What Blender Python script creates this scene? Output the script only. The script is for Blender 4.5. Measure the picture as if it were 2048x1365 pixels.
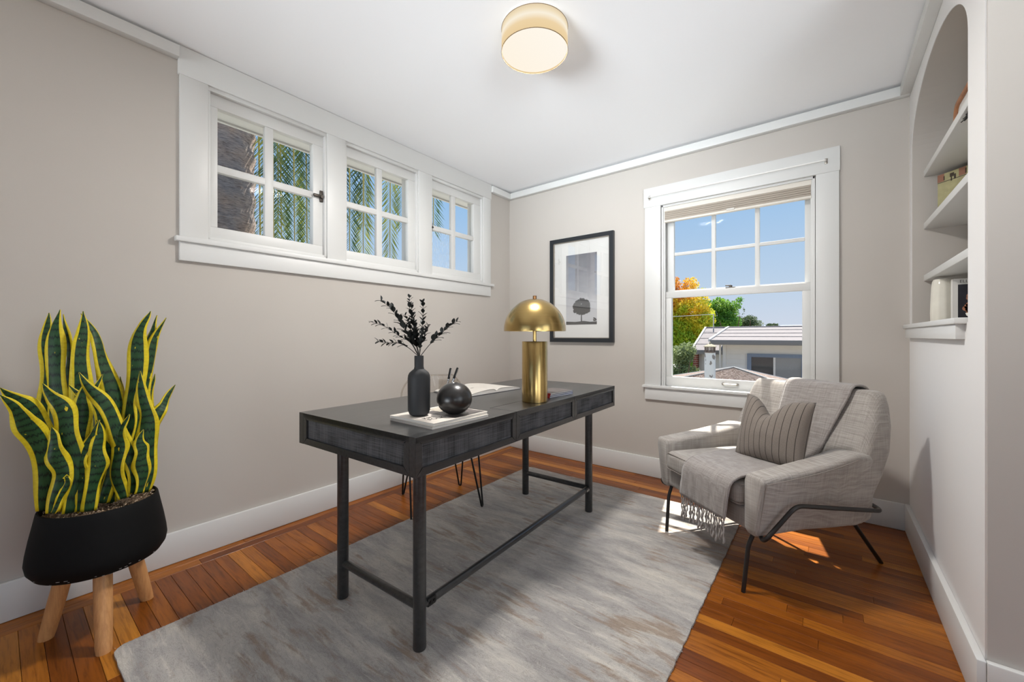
import bpy, bmesh, math, random
from mathutils import Vector, Matrix, noise
random.seed(7)
R = math.radians
scene = bpy.context.scene
for o in list(bpy.data.objects):
    bpy.data.objects.remove(o, do_unlink=True)

# ------------------------------------------------------------------ camera
cam_d = bpy.data.cameras.new('camera')
cam = bpy.data.objects.new('camera', cam_d)
scene.collection.objects.link(cam)
cam.location = (2.436, 0.0, 1.08)
cam.rotation_euler = (R(90), 0, R(37.94))
cam_d.sensor_width = 36.0
cam_d.lens = 36.0 * 808.0 / 2048.0
cam_d.shift_y = -10.5 / 2048.0
cam_d.clip_start = 0.02
cam_d.clip_end = 2000
scene.camera = cam

# ------------------------------------------------------------------ sky, sun, large lights, exposure
world = bpy.data.worlds.new('sky')
scene.world = world
world.use_nodes = True
wn = world.node_tree.nodes; wl = world.node_tree.links
wn.clear()
w_out = wn.new('ShaderNodeOutputWorld'); w_bg = wn.new('ShaderNodeBackground')
w_tc = wn.new('ShaderNodeTexCoord'); w_sep = wn.new('ShaderNodeSeparateXYZ'); w_rmp = wn.new('ShaderNodeValToRGB')
wl.new(w_tc.outputs['Generated'], w_sep.inputs[0]); wl.new(w_sep.outputs['Z'], w_rmp.inputs[0])
wl.new(w_rmp.outputs[0], w_bg.inputs[0]); wl.new(w_bg.outputs[0], w_out.inputs[0])
cr = w_rmp.color_ramp
cr.elements[0].position = 0.0; cr.elements[0].color = (0.72, 0.77, 0.88, 1)
cr.elements[1].position = 0.55; cr.elements[1].color = (0.25, 0.49, 0.88, 1)
e = cr.elements.new(0.12); e.color = (0.56, 0.71, 0.90, 1)
e = cr.elements.new(0.30); e.color = (0.37, 0.60, 0.90, 1)
w_bg.inputs[1].default_value = 0.78

SUN_DIR = Vector((0.196 * math.cos(R(62.3)), -0.981 * math.cos(R(62.3)), -math.sin(R(62.3))))
sun_d = bpy.data.lights.new('sun', 'SUN'); sun = bpy.data.objects.new('sun', sun_d)
scene.collection.objects.link(sun)
sun.rotation_euler = SUN_DIR.to_track_quat('-Z', 'Y').to_euler()
sun_d.energy = 10.5; sun_d.angle = R(0.7); sun_d.color = (1.0, 0.95, 0.86)
sun.location = (0, 8, 12)

def area(name, loc, size, size_y, power, direction, color=(1, 1, 1)):
    d = bpy.data.lights.new(name, 'AREA'); o = bpy.data.objects.new(name, d)
    scene.collection.objects.link(o)
    d.shape = 'RECTANGLE'; d.size = size; d.size_y = size_y; d.energy = power; d.color = color
    o.location = loc; o.rotation_euler = Vector(direction).to_track_quat('-Z', 'Y').to_euler()
    return o
# added fill lights, unseen behind the camera, to brighten the ceiling and walls
rear_fill = area('rear_fill_light', (1.2, -2.70, 1.0), 1.9, 1.7, 16, (.02, 1, .325), (0.87, 0.945, 1.0))
rear_fill.data.spread = R(36)
area('side_fill_light', (5.12, .55, 1.2), 1.5, 1.6, 19, (-1, .03, -.08), (0.90, 0.955, 1.0))  # added fill from the right, reaches under the desk
ceil_fill = area('side_ceiling_fill', (5.12, -1.2, 1.3), 1.8, 1.2, 10, (-3.5, 3.4, 1.3), (0.87, 0.945, 1.0))  # second added side fill, aimed up at the ceiling
ceil_fill.data.spread = R(44)

vs = scene.view_settings
vs.view_transform = 'Standard'; vs.look = 'None'; vs.gamma = 1.0; vs.use_curve_mapping = False
vs.exposure = 0.23
scene.cycles.max_bounces = 14
scene.cycles.diffuse_bounces = 7
scene.cycles.transparent_max_bounces = 24
scene.cycles.sample_clamp_indirect = 6.0

# ------------------------------------------------------------------ material helpers
MATS = {}
def srgb(r, g, b):
    f = lambda c: (c / 255 / 12.92) if c / 255 <= 0.04045 else ((c / 255 + 0.055) / 1.055) ** 2.4
    return (f(r), f(g), f(b), 1)
class NT:
    def __init__(s, name):
        s.m = bpy.data.materials.new(name); s.m.use_nodes = True
        s.t = s.m.node_tree; s.t.nodes.clear()
        s.out = s.t.nodes.new('ShaderNodeOutputMaterial')
    def n(s, typ, **kw):
        nd = s.t.nodes.new(typ)
        for k, v in kw.items():
            if k.startswith('i_'):
                key = k[2:].replace('_', ' ')
                nd.inputs[int(key) if key.isdigit() else key].default_value = v
            else:
                setattr(nd, k, v)
        return nd
    def l(s, a, b): s.t.links.new(a, b)
    def bsdf(s, **kw):
        b = s.n('ShaderNodeBsdfPrincipled')
        for k, v in kw.items(): b.inputs[k].default_value = v
        s.l(b.outputs[0], s.out.inputs[0]); return b
    def ramp(s, stops, interp='LINEAR'):
        r = s.n('ShaderNodeValToRGB'); c = r.color_ramp; c.interpolation = interp
        c.elements[0].position, c.elements[0].color = stops[0]
        c.elements[1].position, c.elements[1].color = stops[-1]
        for p, col in stops[1:-1]:
            e = c.elements.new(p); e.color = col
        return r
    def coords(s, scale=(1, 1, 1), kind='Object', rot=(0, 0, 0)):
        tc = s.n('ShaderNodeTexCoord'); mp = s.n('ShaderNodeMapping')
        mp.inputs['Scale'].default_value = scale; mp.inputs['Rotation'].default_value = rot
        s.l(tc.outputs[kind], mp.inputs[0]); return mp.outputs[0]
    def noise(s, vec, scale=5, detail=4, rough=.5, dist=0):
        n = s.n('ShaderNodeTexNoise'); n.inputs['Scale'].default_value = scale
        n.inputs['Detail'].default_value = detail; n.inputs['Roughness'].default_value = rough
        n.inputs['Distortion'].default_value = dist
        if vec is not None: s.l(vec, n.inputs['Vector'])
        return n.outputs['Fac']
    def bump(s, fac, b, strength=.2, dist=.01):
        n = s.n('ShaderNodeBump'); n.inputs['Strength'].default_value = strength; n.inputs['Distance'].default_value = dist
        s.l(fac, n.inputs['Height']); s.l(n.outputs[0], b.inputs['Normal']); return n
    def mix(s, fac, a, b, mode='MIX'):
        n = s.n('ShaderNodeMix', data_type='RGBA', blend_type=mode)
        for sock, v in ((n.inputs['Factor'], fac), (n.inputs['A'], a), (n.inputs['B'], b)):
            if isinstance(v, (int, float)): sock.default_value = v
            elif isinstance(v, tuple): sock.default_value = v
            else: s.l(v, sock)
        return n.outputs['Result']
    def math(s, op, a, b=None):
        n = s.n('ShaderNodeMath', operation=op)
        for i, v in enumerate((a, b)):
            if v is None: continue
            if isinstance(v, (int, float)): n.inputs[i].default_value = v
            else: s.l(v, n.inputs[i])
        return n.outputs[0]

def plain(name, col, rough=.5, metal=0., bump=0., bscale=200, var=0., vscale=3, **kw):
    if name in MATS: return MATS[name]
    t = NT(name); b = t.bsdf(Roughness=rough, Metallic=metal, **kw)
    b.inputs['Base Color'].default_value = col
    if bump or var:
        vec = t.coords()
        if var:
            f = t.noise(vec, vscale, 4)
            dark = tuple(c * (1 - var) for c in col[:3]) + (1,)
            lite = tuple(min(1, c * (1 + var)) for c in col[:3]) + (1,)
            r = t.ramp([(.3, dark), (.7, lite)]); t.l(f, r.inputs[0]); t.l(r.outputs[0], b.inputs['Base Color'])
        if bump:
            t.bump(t.noise(vec, bscale, 3), b, bump, .002)
    MATS[name] = t.m; return t.m

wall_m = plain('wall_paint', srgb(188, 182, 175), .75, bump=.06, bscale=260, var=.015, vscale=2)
trim_m = plain('white_trim_paint', srgb(212, 212, 210), .42, bump=.02, bscale=90)
ceil_m = plain('ceiling_paint', srgb(240, 241, 243), .85, bump=.05, bscale=220)
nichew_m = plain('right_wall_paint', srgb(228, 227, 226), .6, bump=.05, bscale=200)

def wood_floor():
    t = NT('oak_plank'); b = t.bsdf(Roughness=.30)
    b.inputs['Specular IOR Level'].default_value = .32
    oi = t.n('ShaderNodeObjectInfo')
    r = t.ramp([(0, srgb(114, 60, 16)), (.3, srgb(130, 71, 19)), (.6, srgb(146, 84, 24)), (.85, srgb(162, 98, 30)), (1, srgb(190, 126, 46))])
    t.l(oi.outputs['Random'], r.inputs[0])
    tc = t.n('ShaderNodeTexCoord'); ad = t.n('ShaderNodeVectorMath', operation='ADD')
    sc = t.n('ShaderNodeVectorMath', operation='SCALE'); sc.inputs['Scale'].default_value = 37.0
    cmb = t.n('ShaderNodeCombineXYZ'); t.l(oi.outputs['Random'], cmb.inputs[0]); t.l(oi.outputs['Random'], cmb.inputs[1])
    t.l(cmb.outputs[0], sc.inputs[0]); t.l(tc.outputs['Object'], ad.inputs[0]); t.l(sc.outputs[0], ad.inputs[1])
    mp = t.n('ShaderNodeMapping'); mp.inputs['Scale'].default_value = (3.0, 42, 20); t.l(ad.outputs[0], mp.inputs[0])
    g = t.noise(mp.outputs[0], 2.2, 7, .62, .6)
    gr = t.ramp([(.30, (.52, .44, .36, 1)), (.52, (1, 1, 1, 1)), (.75, (1.16, 1.14, 1.06, 1))]); t.l(g, gr.inputs[0])
    mp2 = t.n('ShaderNodeMapping'); mp2.inputs['Scale'].default_value = (1.1, 9, 8); t.l(ad.outputs[0], mp2.inputs[0])
    g2 = t.noise(mp2.outputs[0], 2.0, 3, .5, 1.2)
    gr2 = t.ramp([(.3, (.80, .76, .72, 1)), (.7, (1.1, 1.08, 1.02, 1))]); t.l(g2, gr2.inputs[0])
    c = t.mix(1.0, r.outputs[0], gr.outputs[0], 'MULTIPLY'); c = t.mix(1.0, c, gr2.outputs[0], 'MULTIPLY')
    t.l(c, b.inputs['Base Color']); t.bump(g, b, .05, .001)
    return t.m
plank_m = wood_floor()
subfloor_m = plain('dark_subfloor', srgb(70, 42, 22), .7)

def rug_mat():
    t = NT('abrasion_rug'); b = t.bsdf(Roughness=.95)
    b.inputs['Sheen Weight'].default_value = .25
    v1 = t.coords((1.6, 6.5, 1)); v2 = t.coords((4.0, 26, 1)); v3 = t.coords((1, 1, 1)); v4 = t.coords((1.1, 1.8, 1))
    big = t.noise(v1, 1.5, 6, .62, .5)
    r1 = t.ramp([(.30, srgb(134, 130, 128)), (.44, srgb(160, 156, 153)), (.56, srgb(180, 175, 169)), (.72, srgb(204, 198, 187))]); t.l(big, r1.inputs[0])
    tan = t.noise(v4, 2.3, 5, .6, 1.0); tanf = t.noise(v2, 1.2, 5, .6, .4)
    m1 = t.math('MULTIPLY', tan, tanf)
    r2 = t.ramp([(.27, (0, 0, 0, 1)), (.36, (1, 1, 1, 1))]); t.l(m1, r2.inputs[0])
    c = t.mix(t.math('MULTIPLY', r2.outputs[0], .75), r1.outputs[0], srgb(140, 118, 98))
    cre = t.noise(v2, 1.6, 5, .65, .8)
    r3 = t.ramp([(.56, (0, 0, 0, 1)), (.70, (1, 1, 1, 1))]); t.l(cre, r3.inputs[0])
    c = t.mix(t.math('MULTIPLY', r3.outputs[0], .55), c, srgb(212, 206, 196))
    vc = t.coords((5.0, 20, 1)); ck = t.math('ABSOLUTE', t.math('SUBTRACT', t.noise(vc, 1.7, 6, .72, 1.2), .5))
    rk = t.ramp([(.0, (.62, .60, .58, 1)), (.010, (.80, .79, .78, 1)), (.022, (1, 1, 1, 1))]); t.l(ck, rk.inputs[0])
    c = t.mix(.75, c, rk.outputs[0], 'MULTIPLY')
    fine = t.noise(v3, 420, 2, .6); mid = t.noise(v3, 60, 4, .6)
    fr = t.ramp([(.25, (.74, .74, .74, 1)), (.75, (1.16, 1.16, 1.16, 1))]); t.l(fine, fr.inputs[0])
    c = t.mix(1.0, c, fr.outputs[0], 'MULTIPLY'); t.l(c, b.inputs['Base Color'])
    h = t.math('ADD', t.math('MULTIPLY', fine, .5), t.math('MULTIPLY', t.math('ADD', mid, cre), .8))
    t.bump(h, b, .55, .006)
    return t.m
rug_m = rug_mat()
rug_edge_m = plain('rug_binding', srgb(120, 96, 78), .95, bump=.4, bscale=300)

def black_wood():
    t = NT('black_stained_wood'); b = t.bsdf(Roughness=.33); b.inputs['Coat Weight'].default_value = .35; b.inputs['Coat Roughness'].default_value = .22
    v = t.coords((30, 2.2, 30)); g = t.noise(v, 3, 6, .6, .3)
    r = t.ramp([(.3, (.016, .016, .0165, 1)), (.7, (.036, .036, .037, 1))]); t.l(g, r.inputs[0]); t.l(r.outputs[0], b.inputs['Base Color'])
    t.bump(g, b, .05, .001); return t.m
black_wood_m = black_wood()
black_metal_m = plain('black_metal', (.012, .012, .012, 1), .38, .5)
dark_hole_m = plain('bolt_plate', (.006, .006, .006, 1), .45)
steel_m = plain('steel_bolt', (.62, .6, .57, 1), .3, 1.0)
groove_m = plain('groove_black', (.004, .004, .004, 1), .8)

def weave(name, c1, c2, sx=420, bump=.5, slow=8, rough=.9, kind='Object', sheen=.15):
    t = NT(name); b = t.bsdf(Roughness=rough); b.inputs['Sheen Weight'].default_value = sheen
    va = t.coords((sx, slow, slow), kind); vb = t.coords((slow, sx, slow), kind); vc = t.coords((slow, slow, sx), kind)
    a = t.noise(va, 1, 1, .5); bb = t.noise(vb, 1, 1, .5); cc = t.noise(vc, 1, 1, .5)
    s = t.math('ADD', t.math('ADD', a, bb), cc); s = t.math('MULTIPLY', s, .3333)
    r = t.ramp([(.40, c1), (.60, c2)]); t.l(s, r.inputs[0]); t.l(r.outputs[0], b.inputs['Base Color'])
    t.bump(s, b, bump, .003); return t.m
linen_black_m = weave('black_raffia_weave', (.012, .012, .013, 1), (.11, .11, .117, 1), 900, .5, slow=10, sheen=0)
linen_grey_m = weave('grey_linen', srgb(138, 132, 126), srgb(172, 166, 160), 700, .22, slow=9)
throw_m = weave('grey_wool_throw', srgb(132, 125, 121), srgb(160, 154, 150), 500, .4, slow=14, sheen=.3)
pipe_m = plain('seam_piping', srgb(140, 133, 127), .9)

def stripe_mat():
    t = NT('striped_pillow_cloth'); b = t.bsdf(Roughness=.95); b.inputs['Sheen Weight'].default_value = .1
    tc = t.n('ShaderNodeTexCoord'); sp = t.n('ShaderNodeSeparateXYZ'); t.l(tc.outputs['UV'], sp.inputs[0])
    m = t.math('MULTIPLY', sp.outputs[0], 11.5); fr = t.math('FRACT', m)
    d = t.math('ABSOLUTE', t.math('SUBTRACT', fr, .5))
    r = t.ramp([(.0, srgb(52, 46, 42)), (.035, srgb(62, 55, 50)), (.06, srgb(124, 115, 107)), (1, srgb(124, 115, 107))]); t.l(d, r.inputs[0])
    v = t.coords((1, 1, 1)); f = t.noise(v, 350, 2, .6)
    fr2 = t.ramp([(.2, (.8, .8, .8, 1)), (.8, (1.15, 1.15, 1.15, 1))]); t.l(f, fr2.inputs[0])
    t.l(t.mix(1.0, r.outputs[0], fr2.outputs[0], 'MULTIPLY'), b.inputs['Base Color'])
    t.bump(t.math('ADD', f, t.noise(v, 14, 3)), b, .3, .004); return t.m
stripe_m = stripe_mat()

def brass_mat():
    t = NT('brushed_brass'); b = t.bsdf(Roughness=.23, Metallic=1.0)
    v = t.coords((3, 3, 900)); g = t.noise(v, 1, 2)
    r = t.ramp([(.3, srgb(166, 140, 88)), (.7, srgb(176, 150, 98))]); t.l(g, r.inputs[0]); t.l(r.outputs[0], b.inputs['Base Color'])
    t.bump(g, b, .03, .0005); return t.m
brass_m = brass_mat()
iron_m = plain('dark_iron', (.06, .052, .045, 1), .4, .8)
charcoal_m = plain('charcoal_matte_ceramic', (.0135, .0145, .0165, 1), .62, bump=.05, bscale=300)
ball_m = plain('dark_burnished_ceramic', (.016, .014, .013, 1), .30, var=.35, vscale=40)
pot_m = plain('matte_black_pot', (.004, .004, .0042, 1), .7, bump=.06, bscale=60, **{'Specular IOR Level': .18})
beech_m = NT('beech_leg')
_b = beech_m.bsdf(Roughness=.5); _g = beech_m.noise(beech_m.coords((40, 40, 3)), 3, 5, .6)
_r = beech_m.ramp([(.3, srgb(184, 130, 82)), (.7, srgb(214, 160, 104))]); beech_m.l(_g, _r.inputs[0]); beech_m.l(_r.outputs[0], _b.inputs['Base Color']); beech_m = beech_m.m
paper_m = plain('page_paper', srgb(226, 222, 216), .8)
page_edge_m = NT('page_edges'); _b = page_edge_m.bsdf(Roughness=.85)
_g = page_edge_m.noise(page_edge_m.coords((1, 1, 900)), 1, 2); _r = page_edge_m.ramp([(.35, srgb(186, 180, 172)), (.65, srgb(236, 232, 226))])
page_edge_m.l(_g, _r.inputs[0]); page_edge_m.l(_r.outputs[0], _b.inputs['Base Color']); page_edge_m = page_edge_m.m
ink_m = plain('printed_ink', (.02, .018, .018, 1), .6)
photo_dark_m = plain('cover_photo', srgb(96, 90, 88), .35, var=.5, vscale=26)

def glass_pane(name, tint=(1, 1, 1, 1), refl=.9):
    t = NT(name); tr = t.n('ShaderNodeBsdfTransparent'); tr.inputs[0].default_value = tint
    gl = t.n('ShaderNodeBsdfGlossy'); gl.inputs['Roughness'].default_value = .01
    fr = t.n('ShaderNodeFresnel'); ge = t.n('ShaderNodeNewGeometry')     # same reflectance on both faces of the pane
    t.l(t.math('ADD', t.math('MULTIPLY', ge.outputs['Backfacing'], 1 / 1.48 - 1.48), 1.48), fr.inputs['IOR'])
    mx = t.n('ShaderNodeMixShader'); t.l(t.math('MULTIPLY', fr.outputs[0], refl), mx.inputs[0])
    t.l(tr.outputs[0], mx.inputs[1]); t.l(gl.outputs[0], mx.inputs[2]); t.l(mx.outputs[0], t.out.inputs[0])
    return t.m
glass_m = glass_pane('window_glass', (.99, .995, .995, 1), .03)
pic_glass_m = glass_pane('picture_glass', (1, 1, 1, 1), 2.6)
acrylic_m = glass_pane('clear_acrylic', (.955, .945, .93, 1), 1.0)
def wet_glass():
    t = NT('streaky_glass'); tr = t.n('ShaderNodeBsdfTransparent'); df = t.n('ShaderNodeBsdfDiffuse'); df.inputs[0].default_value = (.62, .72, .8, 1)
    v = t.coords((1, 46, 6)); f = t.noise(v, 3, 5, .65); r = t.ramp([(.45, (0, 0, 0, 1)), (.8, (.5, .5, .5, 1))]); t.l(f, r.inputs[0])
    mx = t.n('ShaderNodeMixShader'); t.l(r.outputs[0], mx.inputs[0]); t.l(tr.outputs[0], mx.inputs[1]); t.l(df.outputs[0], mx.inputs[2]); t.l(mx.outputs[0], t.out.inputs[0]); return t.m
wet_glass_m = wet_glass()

# ------------------------------------------------------------------ mesh helpers
COL = scene.collection
class MB:
    def __init__(s): s.bm = bmesh.new(); s.uv = None
    def _mat(s, fs, mi):
        for f in fs: f.material_index = mi
    def box(s, a, b, bev=0., seg=2, mi=0, m=None):
        bm = s.bm
        r = bmesh.ops.create_cube(bm, size=1)
        vs_ = r['verts']
        for v in vs_:
            v.co = Vector([a[i] + (b[i] - a[i]) * (v.co[i] + .5) for i in range(3)])
        fs = list({f for v in vs_ for f in v.link_faces})
        s._mat(fs, mi)
        if bev:
            es = list({e for v in vs_ for e in v.link_edges})
            rr = bmesh.ops.bevel(bm, geom=es, offset=bev, segments=seg, profile=.5, affect='EDGES')
            s._mat(rr['faces'], mi); vs_ = list({v for f in rr['faces'] for v in f.verts} | {v for v in vs_ if v.is_valid})
        if m is not None:
            for v in vs_: v.co = m @ v.co
        return vs_
    def prism(s, pts, vec, mi=0, cap=True):
        bm = s.bm; vec = Vector(vec)
        A = [bm.verts.new(Vector(p)) for p in pts]; B = [bm.verts.new(Vector(p) + vec) for p in pts]
        n = len(pts); fs = []
        for i in range(n): fs.append(bm.faces.new((A[i], A[(i + 1) % n], B[(i + 1) % n], B[i])))
        if cap: fs += [bm.faces.new(A[::-1]), bm.faces.new(B)]
        s._mat(fs, mi); return A + B
    def poly(s, pts, mi=0):
        f = s.bm.faces.new([s.bm.verts.new(Vector(p)) for p in pts]); f.material_index = mi; return f
    def loft(s, rings, closed=True, cap=True, mi=0):
        bm = s.bm; RV = [[bm.verts.new(Vector(p)) for p in r] for r in rings]; n = len(rings[0]); fs = []
        for a, b in zip(RV, RV[1:]):
            for i in range(n if closed else n - 1):
                j = (i + 1) % n; fs.append(bm.faces.new((a[i], a[j], b[j], b[i])))
        if cap and closed:
            fs.append(bm.faces.new(RV[0][::-1])); fs.append(bm.faces.new(RV[-1]))
        s._mat(fs, mi); return RV
    def lathe(s, prof, c=(0, 0, 0), n=40, mi=0, cap=True):
        c = Vector(c)
        rings = [[c + Vector((r * math.cos(2 * math.pi * k / n), r * math.sin(2 * math.pi * k / n), z)) for k in range(n)] for r, z in prof]
        return s.loft(rings, True, cap, mi)
    def tube(s, path, r, n=10, mi=0, cap=True, closed=False):
        P = [Vector(p) for p in path]; rs = r if isinstance(r, (list, tuple)) else [r] * len(P)
        rings = []; up = None
        for i, p in enumerate(P):
            t = (P[min(i + 1, len(P) - 1)] - P[max(i - 1, 0)])
            if closed: t = P[(i + 1) % len(P)] - P[i - 1]
            if t.length < 1e-9: t = Vector((0, 0, 1))
            t.normalize()
            if up is None: up = Vector((0, 0, 1)) if abs(t.z) < .9 else Vector((1, 0, 0))
            x = t.cross(up)
            if x.length < 1e-6: x = t.orthogonal()
            x.normalize(); y = x.cross(t).normalized(); up = y
            rings.append([p + (x * math.cos(2 * math.pi * k / n) + y * math.sin(2 * math.pi * k / n)) * rs[i] for k in range(n)])
        if closed: rings.append(rings[0][:])
        return s.loft(rings, True, cap and not closed, mi)
    def cyl(s, a, b, r, n=20, r2=None, mi=0): return s.tube([a, b], [r, r if r2 is None else r2], n, mi)
OFF = {}
def obj(name, mb, mat, parent=None, base=None, angle=35, smooth=True, local=False):
    bm = mb.bm
    bmesh.ops.recalc_face_normals(bm, faces=bm.faces[:]) if getattr(mb, 'recalc', True) else None
    off = Vector((0, 0, 0))
    if parent is not None and not local: off = OFF.get(parent, Vector((0, 0, 0)))
    elif base is not None: off = Vector(base)
    if off.length: 
        for v in bm.verts: v.co -= off
    me = bpy.data.meshes.new(name); bm.to_mesh(me); bm.free()
    for m in (mat if isinstance(mat, (list, tuple)) else [mat]): me.materials.append(m)
    if smooth:
        me.polygons.foreach_set('use_smooth', [True] * len(me.polygons)); me.set_sharp_from_angle(angle=R(angle))
    o = bpy.data.objects.new(name, me); COL.objects.link(o)
    if parent is not None: o.parent = parent
    else: o.location = off
    OFF[o] = off
    return o
def tag(o, label=None, cat=None, group=None, kind=None):
    if label: o['label'] = label
    if cat: o['category'] = cat
    if group: o['group'] = group
    if kind: o['kind'] = kind
    return o
def thing(name, base, label, cat, group=None, kind=None, rz=0):
    o = bpy.data.objects.new(name, None); COL.objects.link(o); o.empty_display_size = .1
    o.location = base; o.rotation_euler = (0, 0, rz); OFF[o] = Vector(base)
    return tag(o, label, cat, group, kind)
def inst(src, name, parent, loc, rot=(0, 0, 0), sc=(1, 1, 1)):
    o = bpy.data.objects.new(name, src if isinstance(src, bpy.types.Mesh) else src.data); COL.objects.link(o); o.parent = parent
    o.location = loc; o.rotation_euler = rot; o.scale = sc; OFF[o] = OFF.get(parent, Vector()); return o
def B(*boxes, bev=0., seg=2):
    m = MB()
    for a, b in boxes: m.box(a, b, bev, seg)
    return m
def crom(pts, n=8):
    P = [Vector(p) for p in pts]; P = [P[0] * 2 - P[1]] + P + [P[-1] * 2 - P[-2]]; out = []
    for i in range(1, len(P) - 2):
        a, b, c, d = P[i - 1:i + 3]
        for k in range(n):
            t = k / n
            out.append(.5 * ((2 * b) + (c - a) * t + (2 * a - 5 * b + 4 * c - d) * t * t + (3 * b - a - 3 * c + d) * t ** 3))
    out.append(P[-2]); return out
def fillet(pts, r, n=6, closed=False):
    P = [Vector(p) for p in pts]; out = []; N = len(P)
    for i, p in enumerate(P):
        if not closed and i in (0, N - 1): out.append(p); continue
        a = P[i - 1]; b = P[(i + 1) % N]; u = (a - p); v = (b - p)
        rr = min(r, u.length * .45, v.length * .45); u.normalize(); v.normalize()
        s0 = p + u * rr; s1 = p + v * rr
        for k in range(n + 1):
            t = k / n; out.append(s0.lerp(p, t).lerp(p.lerp(s1, t), t))
    return out
def text_mb(txt, size, m, depth=.0004):
    cu = bpy.data.curves.new('t', 'FONT'); cu.body = txt; cu.size = size; cu.extrude = depth; cu.align_x = 'LEFT'
    o = bpy.data.objects.new('t', cu); COL.objects.link(o); bpy.context.view_layer.update()
    me = bpy.data.meshes.new_from_object(o.evaluated_get(bpy.context.evaluated_depsgraph_get()))
    bpy.data.objects.remove(o); mb = MB(); mb.bm.from_mesh(me); bpy.data.meshes.remove(me)
    for v in mb.bm.verts: v.co = m @ v.co
    return mb
def frame_m(o, x, y):
    x = Vector(x).normalized(); y = Vector(y).normalized(); z = x.cross(y)
    m = Matrix((x, y, z)).transposed().to_4x4(); m.translation = Vector(o); return m

# ================================================================== ROOM SHELL
XL, YB, XR, ZC = -0.017, 3.108, 2.796, 2.470
YE = 1.761             # where the right wall ends
TW = 0.16
# --- floor
tag(obj('floor', B(((XL - .1, -2.9, -.12), (5.3, YB + .1, -.012))), subfloor_m), 'amber oak strip floor of the room', 'floor', kind='structure')
floor = bpy.data.objects['floor']
PW = .0545
rows = []
y = YB - .002
def plank_mb(x0, x1, y0, y1):
    m = MB(); m.box((x0 + .0004, y0 + .0005, -.012), (x1 - .0004, y1 - .0005, 0), .0009, 1); return m
n_pl = 0
for i in range(2):
    yy = -.35
    while yy < YB - .01:
        L = random.uniform(.9, 1.7); y1 = min(yy + L, YB - .001)
        if YB - y1 < .3: y1 = YB - .001
        o = obj('plank', plank_mb(-y1, -yy, XL + .003 + i * .0575, XL + .003 + (i + 1) * .0575), plank_m, None, smooth=False)
        o.parent = floor; o.rotation_euler = (0, 0, R(-90)); yy = y1; n_pl += 1
X0 = XL + .003 + .115
rug_x0, rug_x1, rug_y0, rug_y1 = .508, 2.043, .250, 2.700
while y > -.30:
    y0 = y - PW; x = X0
    while x < XR - .01:
        L = random.choice([random.uniform(.35, .8), random.uniform(.8, 1.7)]); x1 = min(x + L, XR - .001)
        if XR - x1 < .18: x1 = XR - .001
        hidden = (x > rug_x0 + .12 and x1 < rug_x1 - .12 and y0 > rug_y0 + .1 and y < rug_y1 - .1)
        if not hidden:
            cx, cy = (x + x1) / 2, (y + y0) / 2
            m = plank_mb(x, x1, y0, y)
            o = obj('plank', m, plank_m, None, base=(cx, cy, 0), smooth=False); o.parent = floor; n_pl += 1
        x = x1
    y = y0
# floor in the adjoining room behind the camera and in the hall beyond the right corner
for a, b in (((XL, -2.9, -.012), (5.3, -.30, 0)), ((XR, -.30, -.012), (5.3, YE, 0))):
    o = obj('floor_field', B((a, b)), plank_m, None, smooth=False); o.parent = floor

# --- walls
W1Y = [(.665, 1.262), (1.394, 1.972), (2.112, 2.702)]     # clear openings of the three small windows
WZ0, WZ1 = 1.575, 2.318
lw = [((XL - TW, -2.9, -.1), (XL, YB + .1, WZ0)), ((XL - TW, -2.9, WZ1), (XL, YB + .1, ZC + .1)), ((XL - TW, -2.9, WZ0), (XL, W1Y[0][0], WZ1)),
      ((XL - TW, W1Y[0][1], WZ0), (XL, W1Y[1][0], WZ1)), ((XL - TW, W1Y[1][1], WZ0), (XL, W1Y[2][0], WZ1)), ((XL - TW, W1Y[2][1], WZ0), (XL, YB + .1, WZ1))]
tag(obj('wall_left', B(*lw), wall_m), 'long greige wall under the row of three small windows', 'wall', kind='structure')
BX0, BX1, BZ0, BZ1 = 1.448, 2.378, .690, 2.066
bw = [((XL - TW, YB, -.1), (BX0, YB + TW, ZC + .1)), ((BX1, YB, -.1), (XR + .5, YB + TW, ZC + .1)), ((BX0, YB, -.1), (BX1, YB + TW, BZ0)), ((BX0, YB, BZ1), (BX1, YB + TW, ZC + .1))]
tag(obj('wall_back', B(*bw), wall_m), 'greige wall with the tall sash window', 'wall', kind='structure')
# right wall with arched niche
NY0, NY1, NZ0, NZS, NZT, NX = 1.94, 3.045, 1.125, 2.072, 2.330, 3.07
m = MB()
m.box((XR, YE, -.1), (NX + .1, YB + .05, NZ0)); m.box((XR, YE, NZ0), (NX + .1, NY0, ZC + .1)); m.box((XR, NY1, NZ0), (NX + .1, YB + .05, ZC + .1))
m.box((NX, NY0, NZ0), (NX + .1, NY1, ZC + .1))
yc, ra, rb = (NY0 + NY1) / 2, (NY1 - NY0) / 2, NZT - NZS
arc = [(XR, yc + ra * math.cos(t), NZS + rb * math.sin(t)) for t in [math.pi * k / 32 for k in range(33)]]
for p, q in zip(arc, arc[1:]):
    m.prism([p, q, (XR, q[1], ZC + .1), (XR, p[1], ZC + .1)], (NX - XR, 0, 0))
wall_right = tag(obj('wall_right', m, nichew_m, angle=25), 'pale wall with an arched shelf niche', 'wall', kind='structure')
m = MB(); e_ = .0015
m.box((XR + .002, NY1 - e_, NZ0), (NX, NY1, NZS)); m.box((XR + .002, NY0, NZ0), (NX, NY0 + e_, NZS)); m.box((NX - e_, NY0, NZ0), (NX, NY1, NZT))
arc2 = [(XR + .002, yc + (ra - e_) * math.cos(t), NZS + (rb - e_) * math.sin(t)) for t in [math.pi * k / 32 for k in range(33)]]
for p, q in zip(arc2, arc2[1:]): m.poly([p, q, (NX, q[1], q[2]), (NX, p[1], p[2])])
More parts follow.
